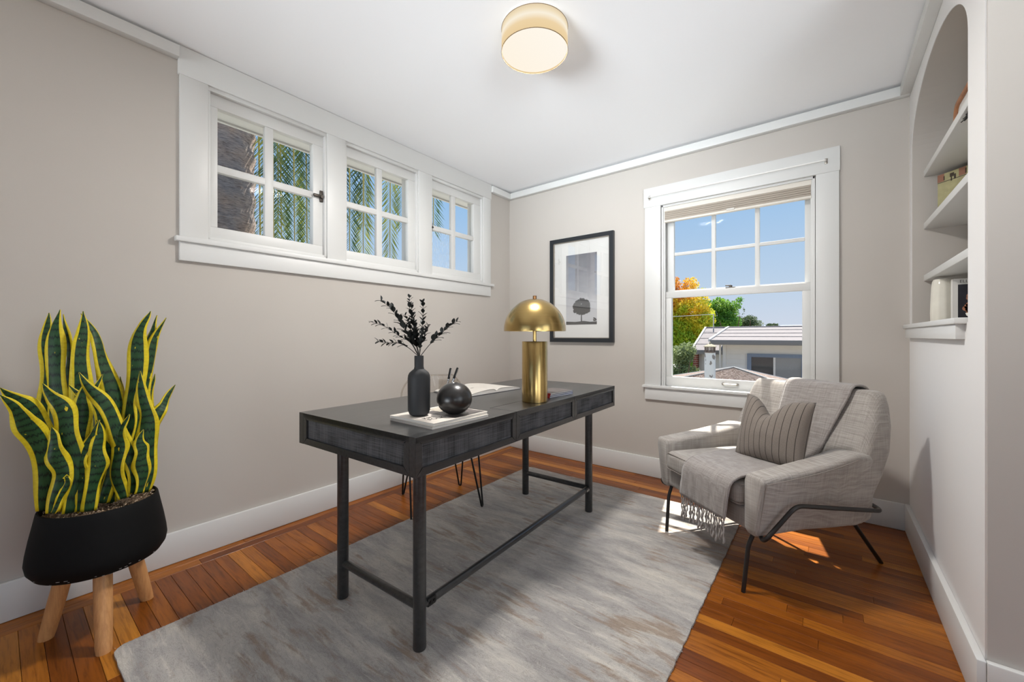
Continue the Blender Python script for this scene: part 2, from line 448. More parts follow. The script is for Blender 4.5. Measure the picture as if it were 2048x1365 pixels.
obj('niche_lining', m, wall_m, wall_right, angle=25)
tag(obj('wall_hall', B(((XR + .004, YE - .004, -.1), (5.3, YE + .1, ZC + .1))), wall_m), 'shaded greige wall face at the right edge', 'wall', kind='structure')
tag(obj('wall_rear', B(((XL - TW, -3.0, -.1), (.35, -2.8, ZC + .1)), ((2.85, -3.0, -.1), (5.4, -2.8, ZC + .1)), ((.35, -3.0, -.1), (2.85, -2.8, .1)), ((.35, -3.0, 2.15), (2.85, -2.8, ZC + .1))), wall_m), 'wall behind the camera with an opening added for the fill light', 'wall', kind='structure')  # unseen opening added where the rear fill light stands
tag(obj('wall_side', B(((5.2, -2.9, -.1), (5.4, -2.2, ZC + .1)), ((5.2, -.35, -.1), (5.4, -.2, ZC + .1)), ((5.2, 1.35, -.1), (5.4, YE + .1, ZC + .1)), ((5.2, -2.2, -.1), (5.4, 1.35, .35)), ((5.2, -2.2, 2.3), (5.4, 1.35, ZC + .1))), wall_m), 'far wall of the adjoining room behind the camera', 'wall', kind='structure')
tag(obj('ceiling', B(((XL - TW, -3.0, ZC), (5.4, YB + TW, ZC + .12))), ceil_m), 'smooth white ceiling', 'ceiling', kind='structure')

# --- baseboards, crown rails
def board(name, a, b, label, bev=.004, kind='structure', cat='trim'):
    return tag(obj(name, B((a, b), bev=bev), trim_m), label, cat, kind=kind)
BH = .148
board('baseboard_left', (XL, -2.8, 0.001), (0, YB, BH), 'white baseboard along the long left wall', cat='baseboard')
board('baseboard_back', (0, YB - .017, 0.001), (XR - .02, YB, BH), 'white baseboard under the tall window', cat='baseboard')
board('baseboard_right', (XR - .021, YE - .021, 0.001), (XR, YB, BH), 'white baseboard below the arched niche', cat='baseboard')
board('baseboard_hall', (XR, YE - .024, 0.001), (5.2, YE - .004, BH), 'white baseboard under the shaded right edge wall', cat='baseboard')
def crown(name, a, b, axis, side, label):
    # stepped picture rail with a dark gap above
    m = MB(); m.box(a, b, .003)
    return tag(obj(name, m, trim_m), label, 'trim', kind='structure')
ZR0, ZR1 = 2.400, 2.455
crown('trim_1', (XL, -2.8, ZR0), (XL + .042, .540, ZR1), 1, 1, 'white picture rail left of the small windows')
crown('trim_2', (XL, 2.812, ZR0), (XL + .042, YB, ZR1), 1, 1, 'short white picture rail between small windows and corner')
crown('trim_3', (XL + .042, YB - .042, ZR0), (XR, YB, ZR1), 0, 1, 'white picture rail above the tall window')
crown('trim_4', (XR - .042, YE, ZR0), (XR, YB - .042, ZR1), 1, 1, 'white picture rail above the arched niche')

# --- casing of the three small windows
t5 = thing('trim_5', (XL, 1.68, 1.45), 'white casing framing the three small windows', 'trim', kind='structure')
cx = XL
obj('header_board', B(((cx, .540, 2.332), (cx + .022, 2.812, ZC - .002)), bev=.002), trim_m, t5)
for y0, y1 in ((.546, .658), (1.268, 1.388), (1.978, 2.106), (2.708, 2.806)):
    obj('casing_board', B(((cx, y0, 1.556), (cx + .019, y1, 2.333)), bev=.002), trim_m, t5)
for y0, y1 in ((.658, 1.268), (1.388, 1.978), (2.106, 2.708)):
    obj('stop_bead', B(((cx - .03, y0, 2.312), (cx + .010, y1, 2.333)), ((cx - .06, y0, 1.556), (cx + .004, y1, 1.578)), ((cx - .06, y0, 1.57), (cx + .008, y0 + .012, 2.32)), ((cx - .06, y1 - .012, 1.57), (cx + .008, y1, 2.32)), bev=.0015), trim_m, t5)
obj('stool', B(((cx, .528, 1.532), (cx + .036, 2.838, 1.556)), bev=.003), trim_m, t5)
obj('apron', B(((cx, .545, 1.442), (cx + .020, 2.806, 1.532)), bev=.002), trim_m, t5)

def small_window(idx, y0, y1, p0, p1, label, latch):
    w = thing('window_%d' % idx, (XL - .04, (y0 + y1) / 2, 1.578), label, 'window', kind='structure')
    xa, xb = XL - .050, XL - .012
    z0, z1, pz0, pz1 = 1.579, 2.312, 1.636, 2.248
    sa = MB()
    sa.box((xa, y0, z0), (xb, y1, pz0), .002); sa.box((xa, y0, pz1), (xb, y1, z1), .002)
    sa.box((xa, y0, pz0), (xb, p0, pz1), .002); sa.box((xa, p1, pz0), (xb, y1, pz1), .002)
    s = obj('sash', sa, trim_m, w)
    ym, zm = (p0 + p1) / 2, 1.940
    obj('muntin', B(((xa + .006, ym - .022, pz0), (xb - .002, ym + .022, pz1)), bev=.003), trim_m, s)
    obj('muntin', B(((xa + .007, p0, zm - .019), (xb - .003, p1, zm + .019)), bev=.003), trim_m, s)
    for j, (a, b) in enumerate(((p0, ym - .022), (ym + .022, p1))):
        for k, (c, d) in enumerate(((pz0, zm - .019), (zm + .019, pz1))):
            streaky = (idx == 3 and j == 0 and k == 0)
            obj('pane', B(((xa + .016, a - .004, c - .004), (xa + .018, b + .004, d + .004))), wet_glass_m if streaky else glass_m, s, smooth=False)
    if latch is not None:
        ly = latch; m = MB()
        m.box((xb, ly - .012, zm - .035), (xb + .008, ly + .006, zm + .035), .002); m.box((xb + .006, ly - .055, zm - .012), (xb + .018, ly - .004, zm + .006), .004)
        m.cyl((xb, ly - .006, zm - .006), (xb + .022, ly - .006, zm - .006), .009, 12)
        tag(obj('latch', m, iron_m, w), 'dark iron casement latch')
    # jamb lining and the outer frame
    xo = XL - TW
    obj('jamb', B(((xo, y0 - .006, z0 - .004), (xa, y0 + .012, z1 + .004)), ((xo, y1 - .012, z0 - .004), (xa, y1 + .006, z1 + .004)), ((xo, y0, z0 - .004), (xa, y1, z0 + .012)), ((xo, y0, z1 - .006), (xa, y1, z1 + .006))), trim_m, w)
    return w
small_window(1, .672, 1.256, .706, 1.194, 'small casement window with palm trunk behind it', 1.245)
small_window(2, 1.400, 1.966, 1.414, 1.902, 'middle one of the three small casement windows', None)
small_window(3, 2.118, 2.696, 2.124, 2.612, 'small casement window nearest the room corner', 2.128)

# --- tall double-hung window
t6 = thing('trim_6', ((BX0 + BX1) / 2, YB, .6), 'white casing framing the tall sash window', 'trim', kind='structure')
yb = YB
obj('header_board', B(((1.320, yb - .024, 2.064), (2.498, yb, 2.210)), bev=.002), trim_m, t6)
obj('casing_board', B(((1.327, yb - .020, .702), (1.446, yb, 2.065)), bev=.002), trim_m, t6)
obj('casing_board', B(((2.381, yb - .020, .702), (2.494, yb, 2.065)), bev=.002), trim_m, t6)
obj('stool', B(((1.311, yb - .040, .684), (2.510, yb + .03, .703)), bev=.003), trim_m, t6)
obj('apron', B(((1.328, yb - .022, .594), (2.494, yb, .684)), bev=.002), trim_m, t6)
w4 = thing('window_4', ((BX0 + BX1) / 2, YB + .06, .703), 'tall white double-hung window with six upper panes', 'window', kind='structure')
obj('jamb', B(((BX0 - .004, yb, .69), (BX0 + .012, yb + TW, 2.066)), ((BX1 - .012, yb, .69), (BX1 + .004, yb + TW, 2.066)), ((BX0, yb, 2.050), (BX1, yb + TW, 2.068)), ((BX0, yb + .03, .684), (BX1, yb + TW + .02, .700)),
    ((BX0 + .010, yb + .012, .70), (BX0 + .022, yb + .034, 2.05)), ((BX1 - .022, yb + .012, .70), (BX1 - .010, yb + .034, 2.05)), bev=.0015), trim_m, w4)
ya, yb2 = yb + .040, yb + .076            # lower sash (inner)
lo = MB(); X0_, X1_ = BX0 + .014, BX1 - .014
LZ = (.704, .772, 1.366, 1.414)
lo.box((X0_, ya, LZ[0]), (X1_, yb2, LZ[1]), .003); lo.box((X0_, ya, LZ[2]), (X1_, yb2, LZ[3]), .003)
lo.box((X0_, ya, LZ[1]), (1.510, yb2, LZ[2]), .003); lo.box((2.312, ya, LZ[1]), (X1_, yb2, LZ[2]), .003)
lows = obj('lower_sash', lo, trim_m, w4)
obj('pane', B(((1.506, ya + .018, LZ[1] - .004), (2.316, ya + .020, LZ[2] + .004))), glass_m, lows, smooth=False)
h = MB(); h.tube(fillet([(1.862, ya, .742), (1.862, ya - .02, .742), (1.950, ya - .02, .742), (1.950, ya, .742)], .012), .0045, 8)
h.cyl((1.862, ya + .001, .742), (1.862, ya - .006, .742), .010, 12); h.cyl((1.950, ya + .001, .742), (1.950, ya - .006, .742), .010, 12)
tag(obj('lift_handle', h, plain('aged_nickel', (.35, .32, .28, 1), .35, .9), lows), 'small aged metal sash lift')
yu, yu2 = yb + .080, yb + .114           # upper sash (outer)
up = MB()
up.box((X0_, yu, 1.400), (X1_, yu2, 1.425), .002); up.box((X0_, yu, 2.0), (X1_, yu2, 2.052), .002)
up.box((X0_, yu, 1.42), (1.516, yu2, 2.02), .003); up.box((2.324, yu, 1.42), (X1_, yu2, 2.02), .003)
ups = obj('upper_sash', up, trim_m, w4)
mx_ = (1.790, 2.062)
for q in mx_: obj('muntin', B(((q - .014, yu + .004, 1.42), (q + .014, yu2 - .004, 2.01)), bev=.004), trim_m, ups)
obj('muntin', B(((1.516, yu + .005, 1.690), (2.324, yu2 - .005, 1.712)), bev=.004), trim_m, ups)
xs = [1.516, mx_[0] - .014, mx_[0] + .014, mx_[1] - .014, mx_[1] + .014, 2.324]
for a, b in ((xs[0], xs[1]), (xs[2], xs[3]), (xs[4], xs[5])):
    for c, d in ((1.422, 1.690), (1.712, 2.004)):
        obj('pane', B(((a - .004, yu + .018, c - .004), (b + .004, yu + .020, d + .004))), glass_m, ups, smooth=False)
lk = MB(); lk.box((1.875, ya + .004, 1.414), (1.935, ya + .034, 1.420), .002); lk.cyl((1.905, ya + .018, 1.418), (1.905, ya + .018, 1.432), .011, 14); lk.box((1.872, ya + .008, 1.428), (1.910, ya + .024, 1.436), .003)
tag(obj('sash_lock', lk, plain('dull_bronze', (.12, .11, .10, 1), .4, .7), w4), 'dull metal sash lock')
# shade
sh = thing('roller_shade', (1.91, yb + .03, 1.945), 'beige cellular shade pulled up in the tall window', 'window shade')
obj('headrail', B(((1.466, yb + .008, 2.018), (2.360, yb + .038, 2.050)), bev=.003), plain('shade_rail', srgb(222, 216, 206), .5), sh)
pm = plain('shade_cloth', srgb(170, 160, 148), .9, bump=.2, bscale=400)
for k in range(5):
    z0 = 1.951 + k * .0135; obj('fold', B(((1.468, yb + .006, z0), (2.358, yb + .036, z0 + .0132)), bev=.004), pm, sh)
obj('bottom_rail', B(((1.466, yb + .004, 1.936), (2.360, yb + .038, 1.951)), bev=.003), plain('shade_rail', srgb(222, 216, 206), .5), sh)
h = MB(); h.box((1.888, yb - .006, 1.944), (1.938, yb + .005, 1.957), .004); tag(obj('pull_tab', h, plain('clear_tab', srgb(214, 210, 204), .15), sh), 'small clear pull tab')
# curtain rod
rd = thing('curtain_rod', (1.9, yb - .05, 2.13), 'thin white cafe curtain rod on the tall window header', 'curtain rod')
m = MB(); m.tube(fillet([(1.368, yb - .024, 2.132), (1.368, yb - .052, 2.132), (2.432, yb - .052, 2.132), (2.432, yb - .024, 2.132)], .012), .0042, 8); obj('rod', m, plain('white_enamel', srgb(240, 239, 236), .3), rd)
for q in (1.368, 2.432):
    m = MB(); m.box((q - .007, yb - .030, 2.116), (q + .007, yb - .0235, 2.148), .002); m.tube([(q, yb - .03, 2.124), (q, yb - .046, 2.122), (q, yb - .056, 2.126)], .0028, 8)
    obj('bracket', m, plain('aged_nickel', (.35, .32, .28, 1), .35, .9), rd)

# --- niche shelves and sill
for z, lb in ((1.958, 'top white shelf in the arched niche'), (1.679, 'middle white shelf in the arched niche'), (1.403, 'lowest white shelf in the arched niche')):
    tag(obj('niche_shelf', B(((2.842, NY0 - .004, z - .034), (NX, NY1, z)), bev=.004), trim_m, base=(2.95, yc, z - .034)), lb, 'shelf', 'white shelves in the arched niche')
t7 = thing('trim_7', (XR, yc, 1.07), 'white sill ledge at the foot of the arched niche', 'trim', kind='structure')
obj('stool', B(((2.766, 1.952, 1.119), (NX, 3.085, 1.140)), bev=.004), trim_m, t7)
obj('apron', B(((2.774, 1.975, 1.068), (XR + .001, 3.07, 1.119)), bev=.002), trim_m, t7)
# --- eave outside the small windows
ev = thing('roof_eave', (-.4, 1.2, 2.44), 'pale painted roof eave outside the small windows', 'eave', kind='structure')
obj('soffit', B(((-.60, -2.0, 2.452), (XL - TW, 3.9, 2.475))), trim_m, ev); obj('fascia', B(((-.625, -2.0, 2.44), (-.60, 3.9, 2.62)), bev=.004), trim_m, ev)

# ================================================================== CEILING LAMP
LX, LY = 1.399, 1.495
lt = thing('ceiling_lamp', (LX, LY, 2.30), 'round cream drum flush-mount lamp glowing on the ceiling', 'ceiling lamp')
def glow(name, stops, strength, axis='Z', lo=0., hi=1.):
    t = NT(name); em = t.n('ShaderNodeEmission'); tc = t.n('ShaderNodeTexCoord'); sp = t.n('ShaderNodeSeparateXYZ'); t.l(tc.outputs['Object'], sp.inputs[0])
    mr = t.n('ShaderNodeMapRange'); mr.inputs[1].default_value = lo; mr.inputs[2].default_value = hi; t.l(sp.outputs[axis], mr.inputs[0])
    r = t.ramp(stops); t.l(mr.outputs[0], r.inputs[0]); t.l(r.outputs[0], em.inputs[0]); em.inputs[1].default_value = strength
    t.l(em.outputs[0], t.out.inputs[0]); return t.m
shade_m = glow('lit_drum_shade', [(0, srgb(236, 208, 160)), (.35, srgb(240, 214, 170)), (.62, srgb(252, 242, 222)), (.82, srgb(242, 224, 190)), (1, srgb(226, 206, 172))], .84, 'Z', .055, .156)
diff_m = glow('lit_diffuser', [(0, srgb(255, 244, 226)), (1, srgb(255, 248, 236))], .85, 'X', -.15, .15)
m = MB(); m.lathe([(.148, 2.355), (.148, 2.456)], (LX, LY, 0), 64, cap=False); m.lathe([(.1455, 2.456), (.1455, 2.355)], (LX, LY, 0), 64, cap=False)
m.recalc = False; obj('drum_shade', m, shade_m, lt)
rim_m = plain('bronze_rim', srgb(96, 76, 52), .7)
m = MB(); m.tube([(LX + .1482 * math.cos(a), LY + .1482 * math.sin(a), 2.355) for a in [2 * math.pi * k / 64 for k in range(64)]], .0014, 6, closed=True); obj('rim', m, rim_m, lt)
m = MB(); m.tube([(LX + .1482 * math.cos(a), LY + .1482 * math.sin(a), 2.455) for a in [2 * math.pi * k / 64 for k in range(64)]], .0014, 6, closed=True); obj('rim', m, rim_m, lt)
m = MB(); m.lathe([(.0, 2.364), (.1455, 2.364), (.1455, 2.361), (.0, 2.361)], (LX, LY, 0), 64, cap=False); obj('diffuser', m, diff_m, lt)
m = MB(); m.lathe([(.12, 2.45), (.12, ZC)], (LX, LY, 0), 48); obj('mount', m, trim_m, lt)
LAMP_W = 33
ld = bpy.data.lights.new('ceiling_lamp_light', 'AREA'); lo_ = bpy.data.objects.new('ceiling_lamp_light', ld); COL.objects.link(lo_)
ld.shape = 'DISK'; ld.size = .27; ld.energy = LAMP_W; ld.color = (1.0, .965, .92); lo_.location = (LX, LY, 2.358)

# ================================================================== RUG
m = MB(); nx, ny = 60, 96; rc = .03
def edge_jit(i, k): return noise.noise(Vector((i * .9, k * 7.1, 3))) * .005
top = []
for j in range(ny + 1):
    row = []
    for i in range(nx + 1):
        u, v = i / nx, j / ny
        x = rug_x0 + (rug_x1 - rug_x0) * u; yv = rug_y0 + (rug_y1 - rug_y0) * v
        dx = min(x - rug_x0, rug_x1 - x); dy = min(yv - rug_y0, rug_y1 - yv)
        if i == 0: x += edge_jit(j, 1)
        if i == nx: x += edge_jit(j, 2)
        if j == 0: yv += edge_jit(i, 3)
        if j == ny: yv += edge_jit(i, 4)
        if i in (0, nx) and j in (0, ny): x += .012 * (1 if i == 0 else -1); yv += .012 * (1 if j == 0 else -1)
        z = .0115 + .0012 * noise.noise(Vector((x * 9, yv * 40, 0))) - (.003 if (i in (0, nx) or j in (0, ny)) else 0)
        row.append(m.bm.verts.new((x, yv, z)))
    top.append(row)
for j in range(ny):
    for i in range(nx): m.bm.faces.new((top[j][i], top[j][i + 1], top[j + 1][i + 1], top[j + 1][i]))
ring = [top[0][i] for i in range(nx + 1)] + [top[j][nx] for j in range(1, ny + 1)] + [top[ny][i] for i in range(nx - 1, -1, -1)] + [top[j][0] for j in range(ny - 1, 0, -1)]
low = [m.bm.verts.new((v.co.x, v.co.y, .0006)) for v in ring]
for k in range(len(ring)):
    a, b = ring[k], ring[(k + 1) % len(ring)]; f = m.bm.faces.new((b, a, low[k], low[(k + 1) % len(ring)])); f.material_index = 0
rug = tag(obj('area_rug', m, rug_m, base=(1.275, 1.475, 0)), 'grey and cream abrasion-patterned area rug under the desk', 'rug')
# short tufts along the two edges in view
m = MB()
for k in range(900):
    yv = random.uniform(rug_y0, rug_y1); side = random.random() < .5; x = (rug_x1 if side else rug_x0); s = 1 if side else -1
    p = Vector((x - s * .004, yv, .004 + random.random() * .006)); d = Vector((s * random.uniform(.004, .012), random.uniform(-.006, .006), random.uniform(-.004, .004)))
    w = Vector((0, .0016, 0)); m.poly([p - w, p + w, p + d])
o = obj('edge_tuft', m, rug_m, rug, smooth=False); tag(o, kind='stuff')

# ================================================================== DESK
DK = thing('writing_desk', (1.083, 1.553, .012), 'black wooden writing desk with woven drawer fronts on round legs', 'desk', rz=R(2.0))
def dobj(name, mb, mat, parent=None, **k): return obj(name, mb, mat, parent or DK, local=True, **k)
TZ, BZ, HX, HY = .760, .637, .350, .785
S1, S2, LXX = -.262, .252, .212
tp = MB(); tt = .018
tp.box((-HX, -HY, TZ - tt), (LXX - .0012, HY, TZ)); tp.box((LXX - .0012, -HY, TZ - tt), (HX, S1 - .0012, TZ)); tp.box((LXX - .0012, S2 + .0012, TZ - tt), (HX, HY, TZ))
dobj('desk_top', tp, black_wood_m, smooth=False)
dobj('lid_panel', B(((LXX + .0012, S1 + .0012, TZ - tt), (HX, S2 - .0012, TZ)), bev=.0008, seg=1), black_wood_m)
dobj('case', B(((-HX + .03, -HY + .03, BZ + .006), (HX - .03, HY - .03, TZ - tt - .001))), groove_m, smooth=False)
def framed(o, u, v, n, W, H, b=.026, th=.03, pname='woven_panel', parent=None):
    o = Vector(o); u = Vector(u); v = Vector(v); n = Vector(n); g = .0010
    P = lambda a, c, d=0: o + u * a + v * c + n * d
    quads = [[(0, 0), (W, 0), (W - b, b), (b, b)], [(W, 0), (W, H), (W - b, H - b), (W - b, b)], [(W, H), (0, H), (b, H - b), (W - b, H - b)], [(0, H), (0, 0), (b, b), (b, H - b)]]
    for q in quads:
        cx_ = sum(p[0] for p in q) / 4; cz_ = sum(p[1] for p in q) / 4
        qq = [(p[0] + g * (1 if p[0] < cx_ else -1), p[1] + g * (1 if p[1] < cz_ else -1)) for p in q]
        m = MB(); m.prism([P(a, c, -th) for a, c in qq], n * th); dobj('frame_rail', m, black_wood_m, parent, smooth=False)
    m = MB(); m.prism([P(b - .002, b - .002, -th + .004), P(W - b + .002, b - .002, -th + .004), P(W - b + .002, H - b + .002, -th + .004), P(b - .002, H - b + .002, -th + .004)], n * (th - .013))
    dobj(pname, m, linen_black_m, parent, smooth=False)
H = TZ - BZ
for a, b in ((-HY, S1), (S1, S2), (S2, HY)):
    framed((HX, a, BZ), (0, 1, 0), (0, 0, 1), (1, 0, 0), b - a, H)
    framed((-HX, a, BZ), (0, 1, 0), (0, 0, 1), (-1, 0, 0), b - a, H)
framed((-HX + .03, -HY, BZ), (1, 0, 0), (0, 0, 1), (0, -1, 0), 2 * HX - .06 , H)
framed((-HX + .03, HY, BZ), (1, 0, 0), (0, 0, 1), (0, 1, 0), 2 * HX - .06, H)
dobj('corner_post', B(((HX - .03, -HY - .0002, BZ), (HX, -HY + .002, TZ)), bev=.0005, seg=1), black_wood_m)
dobj('corner_post', B(((-HX, -HY - .0002, BZ), (-HX + .03, -HY + .002, TZ)), bev=.0005, seg=1), black_wood_m)
lx_, ly_ = .232, .667
for sx in (-1, 1):
    for sy in (-1, 1):
        m = MB(); m.lathe([(.0, 0), (.0205, 0), (.0222, .003), (.0222, BZ + .005)], (sx * lx_, sy * ly_, 0), 28); dobj('leg', m, black_wood_m)
for sy in (-1, 1):
    m = MB(); m.cyl((-lx_, sy * ly_, .142), (lx_, sy * ly_, .142), .0148, 18); dobj('stretcher', m, black_wood_m)
m = MB(); m.cyl((lx_, -ly_, .142), (lx_, ly_, .142), .0148, 18); st = dobj('stretcher', m, black_wood_m)
for sy, mt in ((-1, black_metal_m), (1, steel_m)):
    m = MB(); y0 = sy * (ly_ - .024); y1 = sy * (ly_ - .066)
    m.box((lx_ + .006, min(y0, y1), .128), (lx_ + .0158, max(y0, y1), .158), .006); dobj('bolt_plate', m, dark_hole_m, st)
    for yy in (.037, .054):
        m = MB(); m.cyl((lx_ + .015, sy * (ly_ - yy), .143), (lx_ + .0185, sy * (ly_ - yy), .143), .0062, 14); m.cyl((lx_ + .018, sy * (ly_ - yy), .143), (lx_ + .0192, sy * (ly_ - yy), .143), .0028, 6); dobj('bolt', m, mt, st)

# ================================================================== CLEAR CHAIR BEHIND THE DESK
CA = math.atan2(-.47, .88)
CH = thing('acrylic_chair', (.44, 1.79, 0), 'clear acrylic chair on black hairpin legs behind the desk', 'chair', rz=CA)
# local: +x front
def shell_pt(s, t):
    # s across -1..1, t 0 front .. 1 top of back
    path = [(.24, .425), (.20, .440), (.05, .432), (-.10, .432), (-.17, .450), (-.205, .52), (-.225, .65), (-.245, .80)]
    P = crom([(a, 0, b) for a, b in path], 4); k = t * (len(P) - 1); i = min(int(k), len(P) - 2); p = P[i].lerp(P[i + 1], k - i)
    w = .235 - .02 * t - .075 * max(0, (t - .86) / .14) ** 2.2; curl = .05 * (abs(s) ** 3) * (1 if t < .55 else .6)
    return Vector((p.x + (.05 * s * s if t > .6 else 0), s * w, p.z + curl * (1 - max(0, (t - .6)) * 2.2)))
m = MB(); g = [[m.bm.verts.new(shell_pt(-1 + 2 * i / 20, j / 36)) for i in range(21)] for j in range(37)]
for j in range(36):
    for i in range(20): m.bm.faces.new((g[j][i], g[j][i + 1], g[j + 1][i + 1], g[j + 1][i]))
bmesh.ops.solidify(m.bm, geom=m.bm.faces[:], thickness=.008)
obj('shell_seat', m, acrylic_m, CH, local=True)
edge = [shell_pt(-1, j / 36) for j in range(37)] + [shell_pt(-1 + 2 * i / 20, 1) for i in range(1, 20)] + [shell_pt(1, 1 - j / 36) for j in range(37)]
m = MB(); m.tube(edge, .006, 8); tag(obj('shell_rim', m, glass_pane('acrylic_rim', (.90, .88, .85, 1), 1.0), CH, local=True), 'polished clear rim')
for fx, fy in ((.225, .215), (.225, -.215), (-.205, .20), (-.205, -.20)):
    tx, ty = fx * .72, fy * .80
    m = MB(); dv = Vector((-fy, fx, 0)).normalized() * .062
    bz = .012 if (fx > 0 and fy > 0) else .0
    m.tube(fillet([Vector((tx, ty, .425)) + dv, Vector((fx, fy, bz + .006)) + dv * .12, Vector((fx, fy, bz + .006)) - dv * .12, Vector((tx, ty, .425)) - dv], .012, 5), .0058, 8); obj('hairpin_leg', m, black_metal_m, CH, local=True)
m = MB(); m.box((-.17, -.16, .418), (.18, .16, .424), .002); obj('mount_plate', m, acrylic_m, CH, local=True)

# ================================================================== THINGS ON THE DESK
DZ = .772
# magazines
def magazine(base, L, Wd, th, rz, label, cover, photo=None, text=None):
    t = thing('magazine', base, label, 'magazine', 'magazines under the dark vases', rz=rz)
    o = obj('pages', B(((-Wd / 2 + .001, -L / 2 + .001, .0006), (Wd / 2 - .002, L / 2 - .001, th - .0006))), page_edge_m, t, local=True, smooth=False)
    m = MB(); m.box((-Wd / 2, -L / 2, th - .0009), (Wd / 2, L / 2, th), .0003, 1); m.box((-Wd / 2, -L / 2, 0), (Wd / 2, L / 2, .0007)); m.box((-Wd / 2 - .0006, -L / 2, 0), (-Wd / 2 + .0006, L / 2, th), .0003, 1)
    obj('cover', m, cover, t, local=True, smooth=False)
    return t
cover_m = plain('cream_cover', srgb(222, 214, 204), .35, var=.05, vscale=9)
MX, MY = 1.303, 1.020
magazine((MX + .001, MY, DZ + .0003), .272, .234, .0098, R(-1), 'lower white magazine under the dark vases', cover_m)
mg = magazine((MX - .001, MY, DZ + .0103), .272, .232, .0096, R(1), 'upper magazine with photo cover under the dark vases', cover_m)
ph = MB(); ph.box((-.06, -.030, .0096), (.108, .130, .00985)); obj('cover_photo', ph, photo_dark_m, mg, local=True, smooth=False)
ph = MB(); ph.box((-.10, .02, .00985), (-.02, .125, .01)); obj('cover_photo', ph, plain('cover_pale_photo', srgb(190, 182, 166), .35, var=.3, vscale=30), mg, local=True, smooth=False)
rot = Matrix.Rotation(R(90), 4, 'Z')
for i, s in enumerate(('KIN', 'FOLK')):
    tm = text_mb(s, .030, Matrix.Translation((.040 + i * .028, -.108, .0097)) @ rot); obj('cover_title', tm, ink_m, mg, local=True, smooth=False)
VZ = DZ + .0201
# tall bottle vase
vb = thing('bottle_vase', (1.272, .946, VZ), 'tall charcoal bottle vase holding dark branches', 'vase')
m = MB(); pr = [(.0, 0), (.024, 0), (.034, .006), (.0395, .020), (.040, .10), (.040, .135), (.0385, .146), (.034, .155), (.026, .162), (.0185, .168), (.0165, .176), (.0165, .214), (.0155, .216), (.0135, .214), (.0135, .16), (.0, .15)]
m.lathe(pr, (1.272, .946, VZ), 48, cap=False); obj('body', m, charcoal_m, vb)
# dark round vase
m = MB(); pr = [(.0, 0)]; rr = .0652
for k in range(0, 29):
    a = -math.pi / 2 + .45 + (math.pi - .45 - .20) * k / 28; pr.append((rr * math.cos(a), .0567 + .0590 * math.sin(a)))
pr += [(.010, .112), (.008, .10), (.0, .095)]
m.lathe(pr, (1.352, 1.045, VZ), 56, cap=False); tag(obj('round_vase', m, ball_m, base=(1.352, 1.045, VZ)), 'dark glossy ball-shaped vase on the magazines', 'vase')
# eucalyptus stems
STEMS = [
[(1.272,0.945,1.008),(1.253,0.922,1.066),(1.234,0.899,1.119),(1.213,0.874,1.172),(1.188,0.843,1.207)],
[(1.272,0.945,1.008),(1.259,0.941,1.073),(1.246,0.937,1.131),(1.234,0.935,1.178),(1.227,0.938,1.220)],
[(1.273,0.947,1.008),(1.282,0.952,1.074),(1.286,0.951,1.131),(1.290,0.950,1.177),(1.290,0.945,1.207)],
[(1.276,0.951,1.008),(1.304,0.967,1.047),(1.334,0.986,1.081),(1.363,1.005,1.112),(1.392,1.022,1.134)],
[(1.270,0.944,1.008),(1.259,0.918,1.055),(1.239,0.882,1.081),(1.218,0.844,1.111),(1.198,0.807,1.127)],
[(1.269,0.943,1.008),(1.260,0.907,1.038),(1.249,0.870,1.055),(1.239,0.834,1.055),(1.232,0.801,1.061)],
[(1.274,0.948,1.008),(1.286,0.939,1.047),(1.306,0.941,1.077),(1.326,0.941,1.115)],
[(1.273,0.947,1.008),(1.258,0.947,1.054),(1.247,0.951,1.101),(1.232,0.950,1.152),(1.220,0.953,1.199)],
[(1.272,0.946,1.008),(1.262,0.939,1.047),(1.249,0.930,1.093),(1.239,0.923,1.131),(1.229,0.917,1.156)],
]
leaf_me = None
def euc_leaf():
    m = MB(); n = 5; L = .024; W = .0075; rows_ = []
    for i in range(n + 1):
        t = i / n; w = W * math.sin(math.pi * min(1, t * .92 + .06)) ** .8
        rows_.append([m.bm.verts.new((L * t, -w, .002 * math.sin(t * 3))), m.bm.verts.new((L * t, 0, -.0012 + .002 * math.sin(t * 3))), m.bm.verts.new((L * t, w, .002 * math.sin(t * 3)))])
    for a, b in zip(rows_, rows_[1:]):
        for i in range(2): m.bm.faces.new((a[i], a[i + 1], b[i + 1], b[i]))
    bmesh.ops.solidify(m.bm, geom=m.bm.faces[:], thickness=.0006)
    me = bpy.data.meshes.new('leaf'); m.bm.to_mesh(me); m.bm.free(); me.materials.append(plain('dried_eucalyptus', (.018, .021, .019, 1), .6)); return me
leaf_me = euc_leaf()
SL = ['dried stem bending far left and up from the bottle vase', 'tallest upright dried stem in the bottle vase', 'upright dried stem with a clumped tip in the bottle vase', 'dried stem reaching right from the bottle vase', 'dried stem reaching left from the bottle vase',
      'lowest dried stem drooping left from the bottle vase', 'short dried twig right of the upright stems in the bottle vase', 'dried stem close behind the tallest upright stem', 'shorter dried stem left of the tallest upright stem']
